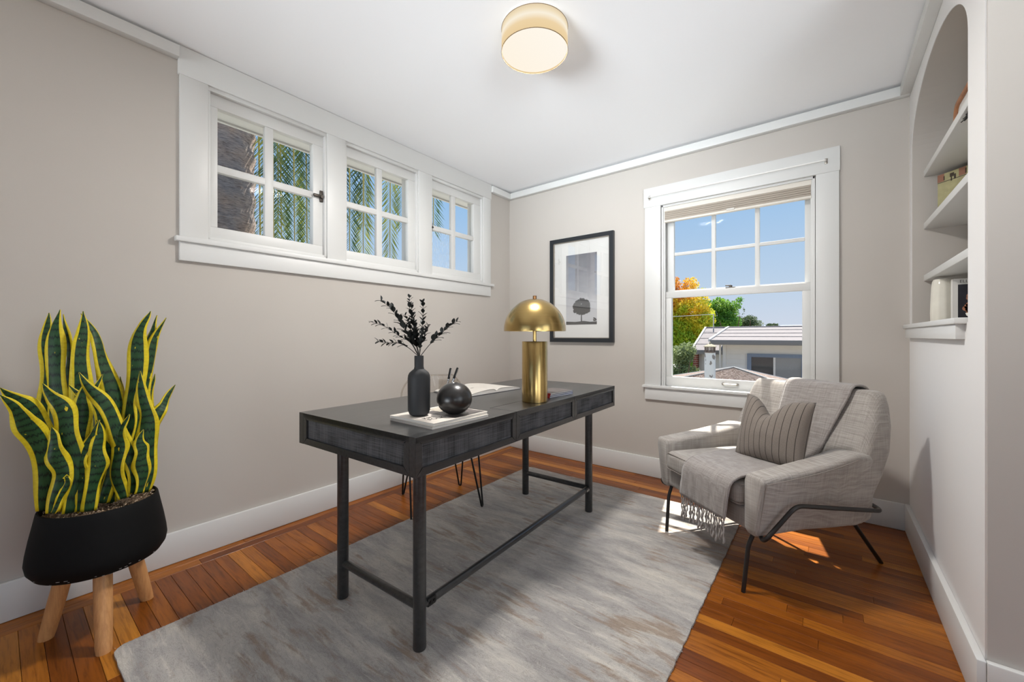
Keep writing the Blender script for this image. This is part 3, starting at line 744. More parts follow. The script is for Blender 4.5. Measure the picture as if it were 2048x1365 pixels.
for si, pts in enumerate(STEMS):
    base = Vector(pts[0]); base.z = 1.008
    t = thing('eucalyptus_stem', (1.272, .946, VZ + .152), SL[si], 'branch', 'dried eucalyptus stems in the bottle vase')
    path = [Vector((1.272, .946, VZ + .152))] + crom(pts, 6); m = MB(); m.tube(path, [.0016] + [.0015 - .0008 * k / len(path) for k in range(len(path) - 1)], 6); obj('stem', m, plain('dried_stem', (.03, .028, .024, 1), .7), t)
    cp = crom(pts, 14); start = int(len(cp) * (.14 if si not in (3, 5, 4) else .22)); k = start; side = 0
    Ltot = sum((a - b).length for a, b in zip(cp, cp[1:]))
    acc = 0; last = cp[start]
    while k < len(cp) - 1:
        acc += (cp[k + 1] - cp[k]).length; k += 1
        if acc < .0118: continue
        acc = 0; side += 1; tt_ = k / len(cp)
        tg = (cp[k] - cp[k - 1]).normalized()
        for sgn in (0, 1):
            ang = side * 1.9 + sgn * math.pi + random.uniform(-.4, .4)
            a = tg.orthogonal().normalized(); b = tg.cross(a); dv = (a * math.cos(ang) + b * math.sin(ang)) * .75 + tg * .75; dv.normalize()
            s = (1.32 - .55 * tt_) * random.uniform(.75, 1.1) * (1.15 if si in (0, 3) else 1)
            q = dv.to_track_quat('X', 'Z').to_euler(); o = bpy.data.objects.new('leaf', leaf_me); COL.objects.link(o); o.parent = t
            o.location = cp[k] - OFF[t]; o.rotation_euler = q; o.scale = (s, s, s)
# open book
ob = thing('open_book', (.893, 1.675, DZ), 'open white book lying flat on the desk', 'book', rz=R(-2))
def leaf_block(sx):
    m = MB(); n = 12; W = .203; L = .27; topv = []; 
    prof = []
    for k in range(n + 1):
        t = k / n; z = .008 + .017 * (1 - t) ** .6 * (1 - math.exp(-t * 9)) + .004 * (1 - t)
        prof.append((t * W, z))
    A = [(0, L / 2 * -1, .003)] + [(0, -L / 2, .003)]
    pts = [Vector((-L / 2, 0, .003))] + [Vector((-L / 2, sx * a, z)) for a, z in prof] + [Vector((-L / 2, sx * W, .003))]
    m.prism(pts, (L, 0, 0)); return m, [(sx * a, z) for a, z in prof], W, L
for sx in (-1, 1):
    mb_, prof, W_, L_ = leaf_block(sx); pb = obj('page_block', mb_, page_edge_m, ob, local=True, smooth=False)
    m = MB(); ra_ = [m.bm.verts.new((-L_ / 2 - .001, a, z + .0006)) for a, z in prof]; rb_ = [m.bm.verts.new((L_ / 2 + .001, a, z + .0006)) for a, z in prof]
    for k in range(len(prof) - 1): m.bm.faces.new((ra_[k], ra_[k + 1], rb_[k + 1], rb_[k]))
    bmesh.ops.solidify(m.bm, geom=m.bm.faces[:], thickness=.0005); obj('page', m, paper_m, pb, local=True)
m = MB(); m.box((-.138, -.209, 0), (.138, .209, .0028), .0008, 1); obj('cover', m, plain('grey_book_cover', srgb(70, 70, 72), .6), ob, local=True)
m = MB(); m.box((.02, -.085, .0235), (.024, -.06, .0242)); obj('print_mark', m, ink_m, ob, local=True, smooth=False)
# pen holder + pens
PHX, PHY = .955, 1.385
ph = thing('pen_holder', (PHX, PHY, DZ), 'clear square pen cup behind the round vase', 'pen cup')
m = MB(); r_ = .034; hh = .092
m.box((PHX - r_, PHY - r_, DZ), (PHX + r_, PHY + r_, DZ + .004))
for a, b in (((-r_, -r_), (r_, -r_ + .003)), ((-r_, r_ - .003), (r_, r_)), ((-r_, -r_ + .003), (-r_ + .003, r_ - .003)), ((r_ - .003, -r_ + .003), (r_, r_ - .003))):
    m.box((PHX + a[0], PHY + a[1], DZ + .004), (PHX + b[0], PHY + b[1], DZ + hh))
obj('cup', m, acrylic_m, ph, smooth=False)
for i, (dx, dy, lean) in enumerate(((.0, -.008, (.010, .016)), (.006, .012, (.014, .034)))):
    a = Vector((PHX + dx - lean[0] * .5, PHY + dy - lean[1] * .5, DZ + .006)); b = Vector((PHX + dx + lean[0], PHY + dy + lean[1], DZ + .148)); dv = (b - a)
    p = thing('pen', a, ('black and silver pen leaning left in the clear cup', 'black and silver pen leaning right in the clear cup')[i], 'pen', 'pens in the clear cup')
    m = MB(); m.tube([a + dv * t for t in (0, .06, .10, .62)], [.001, .004, .0054, .0056], 10); obj('barrel', m, plain('silver_pen', (.55, .55, .56, 1), .25, 1.0), p)
    m = MB(); m.tube([a + dv * t for t in (.62, .97, 1)], [.006, .006, .004], 10); cp_ = obj('cap', m, black_metal_m, p)
    m = MB(); m.tube([a + dv * .70 + Vector((.0052, 0, 0)), a + dv * .96 + Vector((.0052, 0, 0))], .0012, 6); obj('clip', m, steel_m, cp_)
# brass table lamp
BLX, BLY = 1.352, 1.564
bl = thing('table_lamp', (BLX, BLY, DZ), 'brass mushroom table lamp with dome shade on the desk', 'table lamp')
m = MB(); m.lathe([(.0, 0), (.0585, 0), (.0600, .0015), (.0600, .280), (.0590, .2815), (.0, .2815)], (BLX, BLY, DZ), 64, cap=False); obj('base_cylinder', m, brass_m, bl)
m = MB(); m.lathe([(.0, .28), (.0085, .28), (.0085, .475), (.0, .475)], (BLX, BLY, DZ), 24, cap=False); obj('stem', m, brass_m, bl)
m = MB(); pr = []
for k in range(25): a = R(2) + (math.pi / 2 - R(4)) * k / 24; pr.append((.1455 * math.cos(a), .334 + .148 * math.sin(a)))
pr2 = [(r - .002 if r > .01 else r, z - .002) for r, z in pr[::-1]]
m.lathe([(.1455, .330)] + pr + pr2 + [(.1435, .330), (.1455, .330)], (BLX, BLY, DZ), 72, cap=False); sd = obj('dome_shade', m, brass_m, bl)
m = MB(); m.lathe([(.0, .48), (.0085, .48), (.0090, .483), (.0090, .496), (.0, .498)], (BLX, BLY, DZ), 20, cap=False); obj('finial', m, plain('bronze_finial', srgb(128, 92, 60), .3, 1.0), sd)
# booklets beside the lamp: red spines, blue covers
navy_m = plain('navy_cover', srgb(28, 48, 104), .35); red_m = plain('red_spine', srgb(176, 34, 28), .4)
for i, lb in enumerate(('bottom red-spined booklet in the small pile by the lamp', 'middle red-spined booklet in the small pile by the lamp', 'top grey-covered booklet in the small pile by the lamp')):
    z0 = DZ + i * .0075; t = thing('booklet', (1.25, 1.80, z0), lb, 'booklet', 'booklets beside the brass lamp', rz=R(-6 + i * .8))
    cm = navy_m if i < 2 else plain('grey_booklet_cover', srgb(92, 84, 82), .35, var=.4, vscale=25)
    m = MB(); m.box((-.012, -.100, 0), (.118, .095, .0016), .0003, 1); m.box((-.012, -.100, .0058), (.118, .095, .0072), .0003, 1); obj('cover', m, cm, t, local=True, smooth=False)
    obj('pages', B(((-.010, -.098, .0017), (.1168, .0935, .0057))), paper_m, t, local=True, smooth=False)
    obj('spine', B(((-.012, -.1015, 0), (.118, -.0995, .0072)), bev=.0008, seg=1), red_m, t, local=True)

# ================================================================== FRAMED PICTURE
pf = thing('framed_picture', (.772, YB - .02, 1.024), 'black framed print of a lone tree hanging beside the tall window', 'picture')
px0, px1, pz0, pz1, yf = .470, 1.074, 1.025, 1.934, YB - .034
fr_m = plain('black_frame', (.013, .016, .020, 1), .35)
fw = .034
q = [((px0, pz0), (px1, pz0), (px1 - fw, pz0 + fw), (px0 + fw, pz0 + fw)), ((px1, pz0), (px1, pz1), (px1 - fw, pz1 - fw), (px1 - fw, pz0 + fw)), ((px1, pz1), (px0, pz1), (px0 + fw, pz1 - fw), (px1 - fw, pz1 - fw)), ((px0, pz1), (px0, pz0), (px0 + fw, pz0 + fw), (px0 + fw, pz1 - fw))]
for k in q:
    m = MB(); m.prism([(a, yf, c) for a, c in k], (0, .032, 0)); obj('frame_side', m, fr_m, pf, smooth=False)
ins = MB(); b_ = .006
for a, b in (((px0 + fw, pz0 + fw), (px1 - fw, pz0 + fw + b_)), ((px0 + fw, pz1 - fw - b_), (px1 - fw, pz1 - fw)), ((px0 + fw, pz0 + fw), (px0 + fw + b_, pz1 - fw)), ((px1 - fw - b_, pz0 + fw), (px1 - fw, pz1 - fw))):
    ins.box((a[0], yf + .006, a[1]), (b[0], yf + .024, b[1]))
tag(obj('inner_fillet', ins, plain('champagne_fillet', srgb(150, 142, 132), .35, .6), pf, smooth=False), 'thin champagne inner edge')
obj('mat_board', B(((px0 + fw - .002, yf + .021, pz0 + fw - .002), (px1 - fw + .002, yf + .030, pz1 - fw + .002))), plain('mat_white', srgb(226, 225, 222), .8), pf, smooth=False)
ix0, ix1, iz0, iz1 = .628, .922, 1.176, 1.782
t = NT('photo_sky'); b = t.bsdf(Roughness=.6); tc = t.n('ShaderNodeTexCoord'); sp = t.n('ShaderNodeSeparateXYZ'); t.l(tc.outputs['Object'], sp.inputs[0])
mr = t.n('ShaderNodeMapRange'); mr.inputs[1].default_value = iz0 - 1.024; mr.inputs[2].default_value = iz1 - 1.024; t.l(sp.outputs['Z'], mr.inputs[0])
f = t.noise(t.coords((5, 5, 9)), 1.5, 4); ad = t.math('ADD', mr.outputs[0], t.math('MULTIPLY', t.math('SUBTRACT', f, .5), .45))
r = t.ramp([(0, srgb(196, 196, 198)), (.25, srgb(190, 190, 193)), (.5, srgb(160, 160, 165)), (1, srgb(112, 112, 120))]); t.l(ad, r.inputs[0]); t.l(r.outputs[0], b.inputs['Base Color'])
pr_ = obj('photo_print', B(((ix0, yf + .0195, iz0), (ix1, yf + .0208, iz1))), t.m, pf, smooth=False)
m = MB(); yy = yf + .0192
def disc(cx, cz, r, n=9):
    m.poly([(cx + r * random.uniform(.75, 1.2) * math.cos(a), yy - random.random() * .0002, cz + r * random.uniform(.75, 1.2) * math.sin(a)) for a in [2 * math.pi * k / n for k in range(n)]])
tcx, tcz = .778, 1.318
for k in range(230):
    a = random.uniform(0, 2 * math.pi); rr = math.sqrt(random.random()); cxx = tcx + .078 * rr * math.cos(a) * (1.0 if math.sin(a) > -.2 else 1.04); czz = tcz + .078 * rr * math.sin(a); 
    if math.sin(a) < 0: czz = tcz + .052 * rr * math.sin(a)
    disc(cxx, czz, random.uniform(.006, .016))
m.poly([(tcx - .006, yy, 1.20), (tcx + .007, yy, 1.20), (tcx + .004, yy, 1.28), (tcx - .004, yy, 1.28)])
m.poly([(ix0, yy, iz0), (ix1, yy, iz0), (ix1, yy, 1.201), (.86, yy, 1.198), (.80, yy, 1.207), (.72, yy, 1.199), (ix0, yy, 1.204)])
for k in range(14): disc(.905 + random.uniform(-.016, .017), 1.208 + random.uniform(0, .022), .006)
tag(obj('printed_tree', m, plain('photo_black', srgb(44, 44, 46), .6), pr_, smooth=False), 'dark lone tree printed in the photo')
obj('glazing', B(((px0 + fw, yf + .010, pz0 + fw), (px1 - fw, yf + .012, pz1 - fw))), pic_glass_m, pf, smooth=False)

# ================================================================== POTTED SNAKE PLANT
PX, PY = .322, .244
pl = thing('snake_plant', (PX, PY, 0), 'yellow-edged snake plant in black pot on beech legs', 'potted plant')
m = MB(); m.lathe([(.0, .246), (.10, .246), (.140, .249), (.168, .260), (.182, .282), (.186, .305), (.183, .335), (.175, .385), (.1655, .435), (.159, .470), (.1565, .4745), (.1525, .4745), (.150, .470), (.152, .43), (.0, .43)], (PX, PY, 0), 72, cap=False)
pot = obj('pot', m, pot_m, pl)
m = MB()
for k in range(16):
    a = random.uniform(-1.2, .9); zz = random.choice([.262, .268, .275, .256]); rr = {.262: .1702, .268: .1743, .275: .1785, .256: .160}[zz]
    p = Vector((PX + rr * math.cos(a), PY + rr * math.sin(a), zz)); tn = Vector((-math.sin(a), math.cos(a), 0)); L = random.uniform(.002, .006)
    m.box((-L, -.0006, -.0006), (L, .0006, .0006), m=Matrix.Translation(p) @ Matrix.Rotation(a + math.pi / 2, 4, 'Z'))
tag(obj('chip_mark', m, plain('pot_chip', srgb(150, 146, 142), .8), pot, smooth=False), 'small pale chips on the rim of the pot base', kind='stuff')
for a in (-.16, 2.10, 4.10):
    fx, fy = {-.16: (.490, .231), 2.10: (.234, .387), 4.10: (.241, .114)}[a]
    tx, ty = PX + (fx - PX) * .62, PY + (fy - PY) * .62
    m = MB(); P0 = Vector((tx, ty, .256)); P1 = Vector((fx, fy, .0)); dv = P1 - P0
    rings = []
    for tt_, rr in ((0, .0255), (.5, .0248), (.93, .0225), (1.0, .0205)):
        c = P0 + dv * tt_; rings.append([c + Vector((rr * math.cos(2 * math.pi * k / 24), rr * math.sin(2 * math.pi * k / 24), 0)) for k in range(24)])
    m.loft(rings); obj('leg', m, beech_m, pl)
m = MB(); n = 40
ctr = m.bm.verts.new((PX, PY, .444)); prev = None; rings = []
for k in range(1, 6): rings.append([m.bm.verts.new((PX + .0302 * k * math.cos(2 * math.pi * i / n), PY + .0302 * k * math.sin(2 * math.pi * i / n), .446 + random.uniform(-.004, .006))) for i in range(n)])
for i in range(n): m.bm.faces.new((ctr, rings[0][i], rings[0][(i + 1) % n]))
for a, b in zip(rings, rings[1:]):
    for i in range(n): m.bm.faces.new((a[i], b[i], b[(i + 1) % n], a[(i + 1) % n]))
obj('soil', m, plain('soil_brown', srgb(104, 84, 66), .95, bump=.8, bscale=120, var=.4, vscale=60), pl)
m = MB()
for k in range(900):
    a = random.uniform(0, 2 * math.pi); rr = .148 * math.sqrt(random.random()); p = Vector((PX + rr * math.cos(a), PY + rr * math.sin(a), .450 + random.random() * .016))
    d1 = Vector((random.uniform(-1, 1), random.uniform(-1, 1), random.uniform(-.5, .5))).normalized() * random.uniform(.006, .012); d2 = Vector((random.uniform(-1, 1), random.uniform(-1, 1), 0)) * .0018
    m.poly([p, p + d1 * .5 + d2 + Vector((0, 0, .004)), p + d1, p + d1 * .5 - d2])
tag(obj('moss_shreds', m, plain('straw_moss', srgb(188, 166, 140), .9), pl, smooth=False), 'straw-coloured moss over the soil', kind='stuff')
def snake_mat():
    t = NT('snake_leaf'); b = t.bsdf(Roughness=.5); b.inputs['Specular IOR Level'].default_value = .3
    tc = t.n('ShaderNodeTexCoord'); sp = t.n('ShaderNodeSeparateXYZ'); t.l(tc.outputs['UV'], sp.inputs[0])
    mp = t.n('ShaderNodeMapping'); mp.inputs['Scale'].default_value = (2.2, 26, 1); t.l(tc.outputs['UV'], mp.inputs[0])
    nz = t.noise(mp.outputs[0], 1.6, 5, .7)
    mp2 = t.n('ShaderNodeMapping'); mp2.inputs['Scale'].default_value = (9, 5, 1); t.l(tc.outputs['UV'], mp2.inputs[0])
    nz2 = t.noise(mp2.outputs[0], 1.6, 4, .6)
    vv = t.math('ADD', t.math('MULTIPLY', sp.outputs[1], 17.0), t.math('MULTIPLY', nz2, 1.15)); fr = t.math('ABSOLUTE', t.math('SUBTRACT', t.math('FRACT', vv), .5))
    band = t.ramp([(.0, (.004, .012, .006, 1)), (.07, (.006, .019, .008, 1)), (.16, (.015, .054, .019, 1)), (.5, (.021, .069, .022, 1))]); t.l(fr, band.inputs[0])
    gr = t.ramp([(.3, (.75, .75, .75, 1)), (.7, (1.2, 1.2, 1.2, 1))]); t.l(nz, gr.inputs[0])
    green = t.mix(1.0, band.outputs[0], gr.outputs[0], 'MULTIPLY')
    # occasional yellow flecks
    mp3 = t.n('ShaderNodeMapping'); mp3.inputs['Scale'].default_value = (2.5, 9, 1); t.l(tc.outputs['UV'], mp3.inputs[0])
    oi = t.n('ShaderNodeObjectInfo'); ad = t.n('ShaderNodeVectorMath', operation='ADD'); cm = t.n('ShaderNodeCombineXYZ'); t.l(t.math('MULTIPLY', oi.outputs['Random'], 50), cm.inputs[0]); t.l(mp3.outputs[0], ad.inputs[0]); t.l(cm.outputs[0], ad.inputs[1])
    fl = t.ramp([(.70, (0, 0, 0, 1)), (.73, (1, 1, 1, 1))]); t.l(t.noise(ad.outputs[0], 1.3, 2), fl.inputs[0])
    edge = t.math('ABSOLUTE', t.math('SUBTRACT', sp.outputs[0], .5))
    e2 = t.math('ADD', edge, t.math('MULTIPLY', t.math('SUBTRACT', nz2, .5), .06))
    er = t.ramp([(.295, (0, 0, 0, 1)), (.315, (1, 1, 1, 1))]); t.l(e2, er.inputs[0])
    yl = t.ramp([(.3, srgb(196, 172, 20)), (.7, srgb(222, 202, 44))]); t.l(nz, yl.inputs[0])
    fac = t.math('MAXIMUM', er.outputs[0], fl.outputs[0])
    t.l(t.mix(fac, green, yl.outputs[0]), b.inputs['Base Color'])
    return t.m
snake_m = snake_mat()
LEAVES = [
(0.062,[(0.259,0.138,0.447),(0.250,0.140,0.669),(0.240,0.142,0.842),(0.230,0.146,0.988),(0.219,0.138,1.105),(0.211,0.151,1.176)]),
(0.050,[(0.227,0.121,0.496),(0.215,0.121,0.784),(0.202,0.121,0.958),(0.190,0.123,1.076),(0.177,0.125,1.164)]),
(0.045,[(0.221,0.152,0.484),(0.208,0.171,0.715),(0.193,0.174,0.894),(0.178,0.173,1.045),(0.162,0.162,1.161)]),
(0.056,[(0.299,0.218,0.453),(0.289,0.203,0.662),(0.280,0.197,0.839),(0.273,0.199,0.987),(0.265,0.203,1.087),(0.257,0.204,1.171)]),
(0.058,[(0.269,0.309,0.447),(0.255,0.290,0.700),(0.242,0.281,0.850),(0.227,0.260,0.982),(0.213,0.240,1.075),(0.196,0.203,1.164)]),
(0.058,[(0.281,0.325,0.476),(0.276,0.333,0.695),(0.271,0.343,0.884),(0.266,0.353,1.024),(0.262,0.371,1.114),(0.259,0.394,1.180)]),
(0.042,[(0.255,0.358,0.460),(0.243,0.369,0.748),(0.232,0.383,0.943),(0.222,0.400,1.075),(0.212,0.423,1.166)]),
(0.045,[(0.264,0.351,0.464),(0.258,0.362,0.719),(0.252,0.378,0.911),(0.247,0.401,1.048),(0.245,0.445,1.156)]),
(0.058,[(0.394,0.348,0.487),(0.391,0.365,0.613),(0.386,0.361,0.736),(0.380,0.351,0.829),(0.374,0.343,0.946)]),
(0.045,[(0.305,0.359,0.472),(0.286,0.386,0.653),(0.266,0.410,0.758),(0.247,0.439,0.805),(0.228,0.479,0.869)]),
(0.058,[(0.329,0.130,0.474),(0.348,0.125,0.635),(0.367,0.111,0.740),(0.383,0.077,0.823),(0.399,0.040,0.881),(0.416,0.012,0.919)]),
(0.060,[(0.356,0.105,0.495),(0.379,0.109,0.618),(0.398,0.087,0.733),(0.419,0.069,0.797),(0.438,0.043,0.850),(0.456,0.012,0.900)]),
(0.056,[(0.403,0.158,0.478),(0.406,0.173,0.634),(0.406,0.156,0.748),(0.407,0.141,0.827),(0.406,0.118,0.883),(0.406,0.099,0.923)]),
(0.052,[(0.357,0.196,0.458),(0.355,0.185,0.649),(0.355,0.185,0.763),(0.356,0.192,0.847),(0.358,0.206,0.926)]),
(0.050,[(0.401,0.316,0.498),(0.403,0.316,0.609),(0.401,0.281,0.723),(0.398,0.244,0.822),(0.396,0.208,0.895),(0.395,0.181,0.953)]),
(0.036,[(0.343,0.251,0.472),(0.337,0.247,0.661),(0.332,0.239,0.780),(0.325,0.228,0.863),(0.322,0.247,0.938)]),
(0.040,[(0.240,0.317,0.469),(0.230,0.316,0.691),(0.219,0.313,0.818),(0.209,0.311,0.917)]),
(0.050,[(0.408,0.121,0.492),(0.413,0.139,0.601),(0.415,0.135,0.667),(0.416,0.124,0.729),(0.418,0.118,0.778)]),
(0.050,[(0.418,0.202,0.473),(0.419,0.214,0.581),(0.420,0.221,0.653),(0.421,0.229,0.713),(0.421,0.227,0.782)]),
(0.036,[(0.406,0.184,0.476),(0.408,0.186,0.587),(0.411,0.191,0.658),(0.416,0.206,0.723),(0.421,0.229,0.784)]),
(0.044,[(0.408,0.293,0.486),(0.406,0.278,0.578),(0.406,0.278,0.666),(0.408,0.289,0.728),(0.410,0.308,0.791)]),
(0.046,[(0.423,0.330,0.496),(0.424,0.343,0.576),(0.423,0.337,0.638),(0.423,0.332,0.681),(0.424,0.343,0.730)]),
(0.050,[(0.325,0.270,0.455),(0.320,0.266,0.623),(0.313,0.250,0.728),(0.304,0.222,0.815),(0.293,0.166,0.902)]),
(0.046,[(0.372,0.243,0.476),(0.377,0.263,0.576),(0.379,0.259,0.665),(0.380,0.246,0.727),(0.380,0.226,0.779)]),
(0.030,[(0.418,0.121,0.493),(0.424,0.142,0.549),(0.428,0.149,0.602),(0.432,0.150,0.607)]),
(0.028,[(0.434,0.165,0.479),(0.438,0.174,0.490),(0.442,0.183,0.500),(0.447,0.190,0.509)]),
(0.028,[(0.426,0.099,0.505),(0.430,0.106,0.511),(0.434,0.115,0.520),(0.438,0.120,0.525)]),
(0.030,[(0.427,0.284,0.485),(0.426,0.276,0.502),(0.425,0.265,0.522),(0.424,0.258,0.541)]),
(0.040,[(0.382,0.323,0.488),(0.378,0.333,0.588),(0.373,0.334,0.709),(0.368,0.335,0.818),(0.363,0.341,0.909)]),
(0.035,[(0.237,0.380,0.449),(0.232,0.383,0.645),(0.228,0.389,0.776),(0.224,0.400,0.848),(0.221,0.413,0.920)]),
]
viewn = Vector((.993, -.115, .0))
for li, (wd, pts) in enumerate(LEAVES):
    if wd < .031 and pts[-1][2] < .56: continue
    path = crom(pts, 9 if len(pts) > 4 else 6); n = len(path); seg = 8
    me = bpy.data.meshes.new('leaf'); V_, F_, U_ = [], [], []
    rnd = random.Random(li); tw0 = rnd.uniform(-.5, .5); tw1 = tw0 + rnd.uniform(-.7, .7); ph_ = rnd.uniform(0, 6)
    for i, p in enumerate(path):
        t_ = i / (n - 1); tg = (path[min(i + 1, n - 1)] - path[max(i - 1, 0)]).normalized()
        nn = (viewn - tg * viewn.dot(tg)).normalized(); side = tg.cross(nn).normalized()
        ang = tw0 + (tw1 - tw0) * t_; sd_ = side * math.cos(ang) + nn * math.sin(ang); nv = tg.cross(sd_)
        w = wd * .5 * (.62 + .38 * math.sin(math.pi * min(1, t_ * 1.25))) * (1 if t_ < .72 else max(.0, (1 - ((t_ - .72) / .28) ** 1.7)))
        w = max(w, .0008) * (1.10 + .10 * math.sin(t_ * 15 + ph_))
        if len(pts) <= 4: ang = 0; sd_ = side; nv = tg.cross(sd_); w *= .6
        p = p + side * (.006 * math.sin(t_ * 10 + ph_ * 2) * math.sin(math.pi * t_))
        for k in range(seg + 1):
            s = -1 + 2 * k / seg; wav = .009 * (s * s) * math.sin(t_ * 13 + ph_ + (2.2 if s > 0 else 0)) * min(1, (1 - t_) * 3)
            V_.append(p + sd_ * (w * s) + nv * (wav - .010 * (1 - s * s) * (w / .03)))
            U_.append((k / seg, t_ * (0.5 + .5 * ((path[-1] - path[0]).length / .6))))
    for i in range(n - 1):
        for k in range(seg): a = i * (seg + 1) + k; F_.append((a, a + 1, a + seg + 2, a + seg + 1))
    off = OFF[pl]; me.from_pydata([tuple(v - off) for v in V_], [], F_); uvl = me.uv_layers.new(name='UVMap')
    for poly in me.polygons:
        for lp in poly.loop_indices: uvl.data[lp].uv = U_[me.loops[lp].vertex_index]
    me.polygons.foreach_set('use_smooth', [True] * len(me.polygons)); me.materials.append(snake_m)
    o = bpy.data.objects.new('leaf', me); COL.objects.link(o); o.parent = pl; OFF[o] = off
    sm = o.modifiers.new('thickness', 'SOLIDIFY'); sm.thickness = .0032; sm.offset = 0

# ================================================================== ARMCHAIR
AC = thing('armchair', (1.96, 2.113, 0), 'light grey linen armchair with dark metal frame by the window', 'armchair', rz=R(-38))
def aobj(name, mb, mat, parent=None, **k): return obj(name, mb, mat, parent or AC, local=True, **k)
def rrect(a0, a1, b0, b1, r, n=5):
    out = []
    for cxx, cyy, s in ((a1 - r, b1 - r, 0), (a0 + r, b1 - r, 1), (a0 + r, b0 + r, 2), (a1 - r, b0 + r, 3)):
        for k in range(n + 1):
            an = math.pi / 2 * (s + k / n); out.append((cxx + r * math.cos(an), cyy + r * math.sin(an)))
    return out
def soft_loft(secs, f, r, n=5):
    rings = [[f(a, b, s) for a, b in rrect(*s[1:5], r if len(s) < 6 else s[5], n)] for s in secs]; m = MB(); m.loft(rings); return m
# back: sections by height
bsec = []
BK = [(.250, .325, .46, .555), (.262, .335, .45, .572), (.35, .345, .46, .600), (.47, .358, .492, .652), (.57, .362, .525, .688), (.68, .356, .572, .706), (.76, .344, .604, .712), (.800, .334, .620, .712), (.820, .324, .632, .706), (.829, .306, .645, .694)]
m = soft_loft([(z, -w, w, y0, y1, min(.038, (y1 - y0) * .42)) for z, w, y0, y1 in BK], lambda a, b, s: (a, b, s[0]), .035); back_o = aobj('backrest', m, linen_grey_m, angle=60)
# arms
AR = [(-.012, .312, .268, .352, .494, .268), (.0, .320, .262, .364, .508, .254), (.10, .322, .258, .370, .518, .254), (.25, .326, .254, .374, .535, .258), (.38, .332, .252, .374, .556, .252), (.47, .334, .25, .372, .574, .25), (.55, .332, .25, .368, .568, .25), (.60, .328, .25, .355, .54, .26)]
for s in (-1, 1):
    rings = []
    for y0, xob, xi, xot, zt, zb in AR:
        r_ = .026; pr = rrect(0, 1, 0, 1, .22, 5); ring = []
        for a, b in pr:   # a: inner->outer, b: bottom->top
            xo = xob + (xot - xob) * b; x = xi + (xo - xi) * a; z = zb + (zt - zb) * (b if True else b)
            ring.append((s * x, y0, z + (.012 * a if b > .5 else 0) * 0))
        rings.append(ring)
    m = MB(); 
    # keep the top rounding tight: remap b so the corner radius is about 25 mm
    rings = []
    for y0, xob, xi, xot, zt, zb in AR:
        ring = []; W_ = xot - xi; Hh = zt - zb; rr = .024
        for a, b in rrect(0, W_, 0, Hh, rr, 5):
            f_ = b / Hh; xo = xob + (xot - xob) * f_; ring.append((s * (xi + a * (xo - xi) / W_), y0, zb + b))
        rings.append(ring)
    m.loft(rings); ao = aobj('armrest', m, linen_grey_m, angle=60)
    sm = MB(); sm.tube([(s * (AR[1][1] + .001), .002, AR[1][5] + .012), (s * (AR[1][3] + .0), .002, AR[1][4] - .020)] , .0016, 6)
    sm.tube(crom([(s * (r__[3] - .006 + .006), r__[0], r__[4] - .022) for r__ in AR[1:6]], 4), .0016, 6); aobj('seam', sm, pipe_m, ao)
# seat base
m = MB(); m.box((-.300, .004, .255), (.300, .56, .358), .020, 4)
for v in m.bm.verts:
    if v.co.z < .3: v.co.y += .0; v.co.x *= .985
aobj('seat_base', m, linen_grey_m, angle=60)
# cushion
m = MB(); nx_, ny_ = 22, 22
def cush(u, v, topside):
    x = u * .252; yv = .235 + v * .265; e = max(abs(u), abs(v)); crown_ = .014 * (1 - u * u) * (1 - v * v)
    return x, yv, crown_
m.box((-.253, -.030, .356), (.253, .500, .458), .030, 5); bmesh.ops.subdivide_edges(m.bm, edges=[e for e in m.bm.edges if e.calc_length() > .2], cuts=9, use_grid_fill=True)
for v in m.bm.verts:
    u = v.co.x / .253; w = (v.co.y - .235) / .265
    if v.co.z > .42: v.co.z += .012 * max(0, 1 - u * u) * max(0, 1 - w * w)
    if v.co.y < .02: v.co.y -= .006 * max(0, 1 - u * u)
cu = aobj('seat_cushion', m, linen_grey_m, angle=60)
m = MB()
for z in (.449, .366): m.tube(fillet([(-.2535, .2, z), (-.2535, -.0285, z), (.2535, -.0285, z), (.2535, .2, z)], .03, 5), .0022, 6)
aobj('piping', m, pipe_m, cu)
# metal frame
lp = [(0, .645, .322), (.30, .640, .322), (.378, .592, .326), (.383, .125, .398), (.345, .004, .247), (.27, .06, .246), (0, .06, .246)]
full = lp + [(-x, y_, z) for x, y_, z in lp[-2:0:-1]]
m = MB(); m.tube(fillet(full, .035, 6, closed=True), .0088, 12, closed=True); frm_m = plain('dark_bronze_metal', (.045, .042, .040, 1), .38, .75); aobj('metal_frame', m, frm_m)
for s in (-1, 1):
    m = MB(); m.tube(fillet([(s * .276, .03, .258), (s * .270, .004, .20), (s * .262, -.014, .012 if s < 0 else 0)], .02, 5), .0088, 12); aobj('leg', m, frm_m)
    m = MB(); m.tube(fillet([(s * .262, .50, .248), (s * .262, .575, .245), (s * .240, .796, .0)], .03, 5), .0088, 12); aobj('leg', m, frm_m)

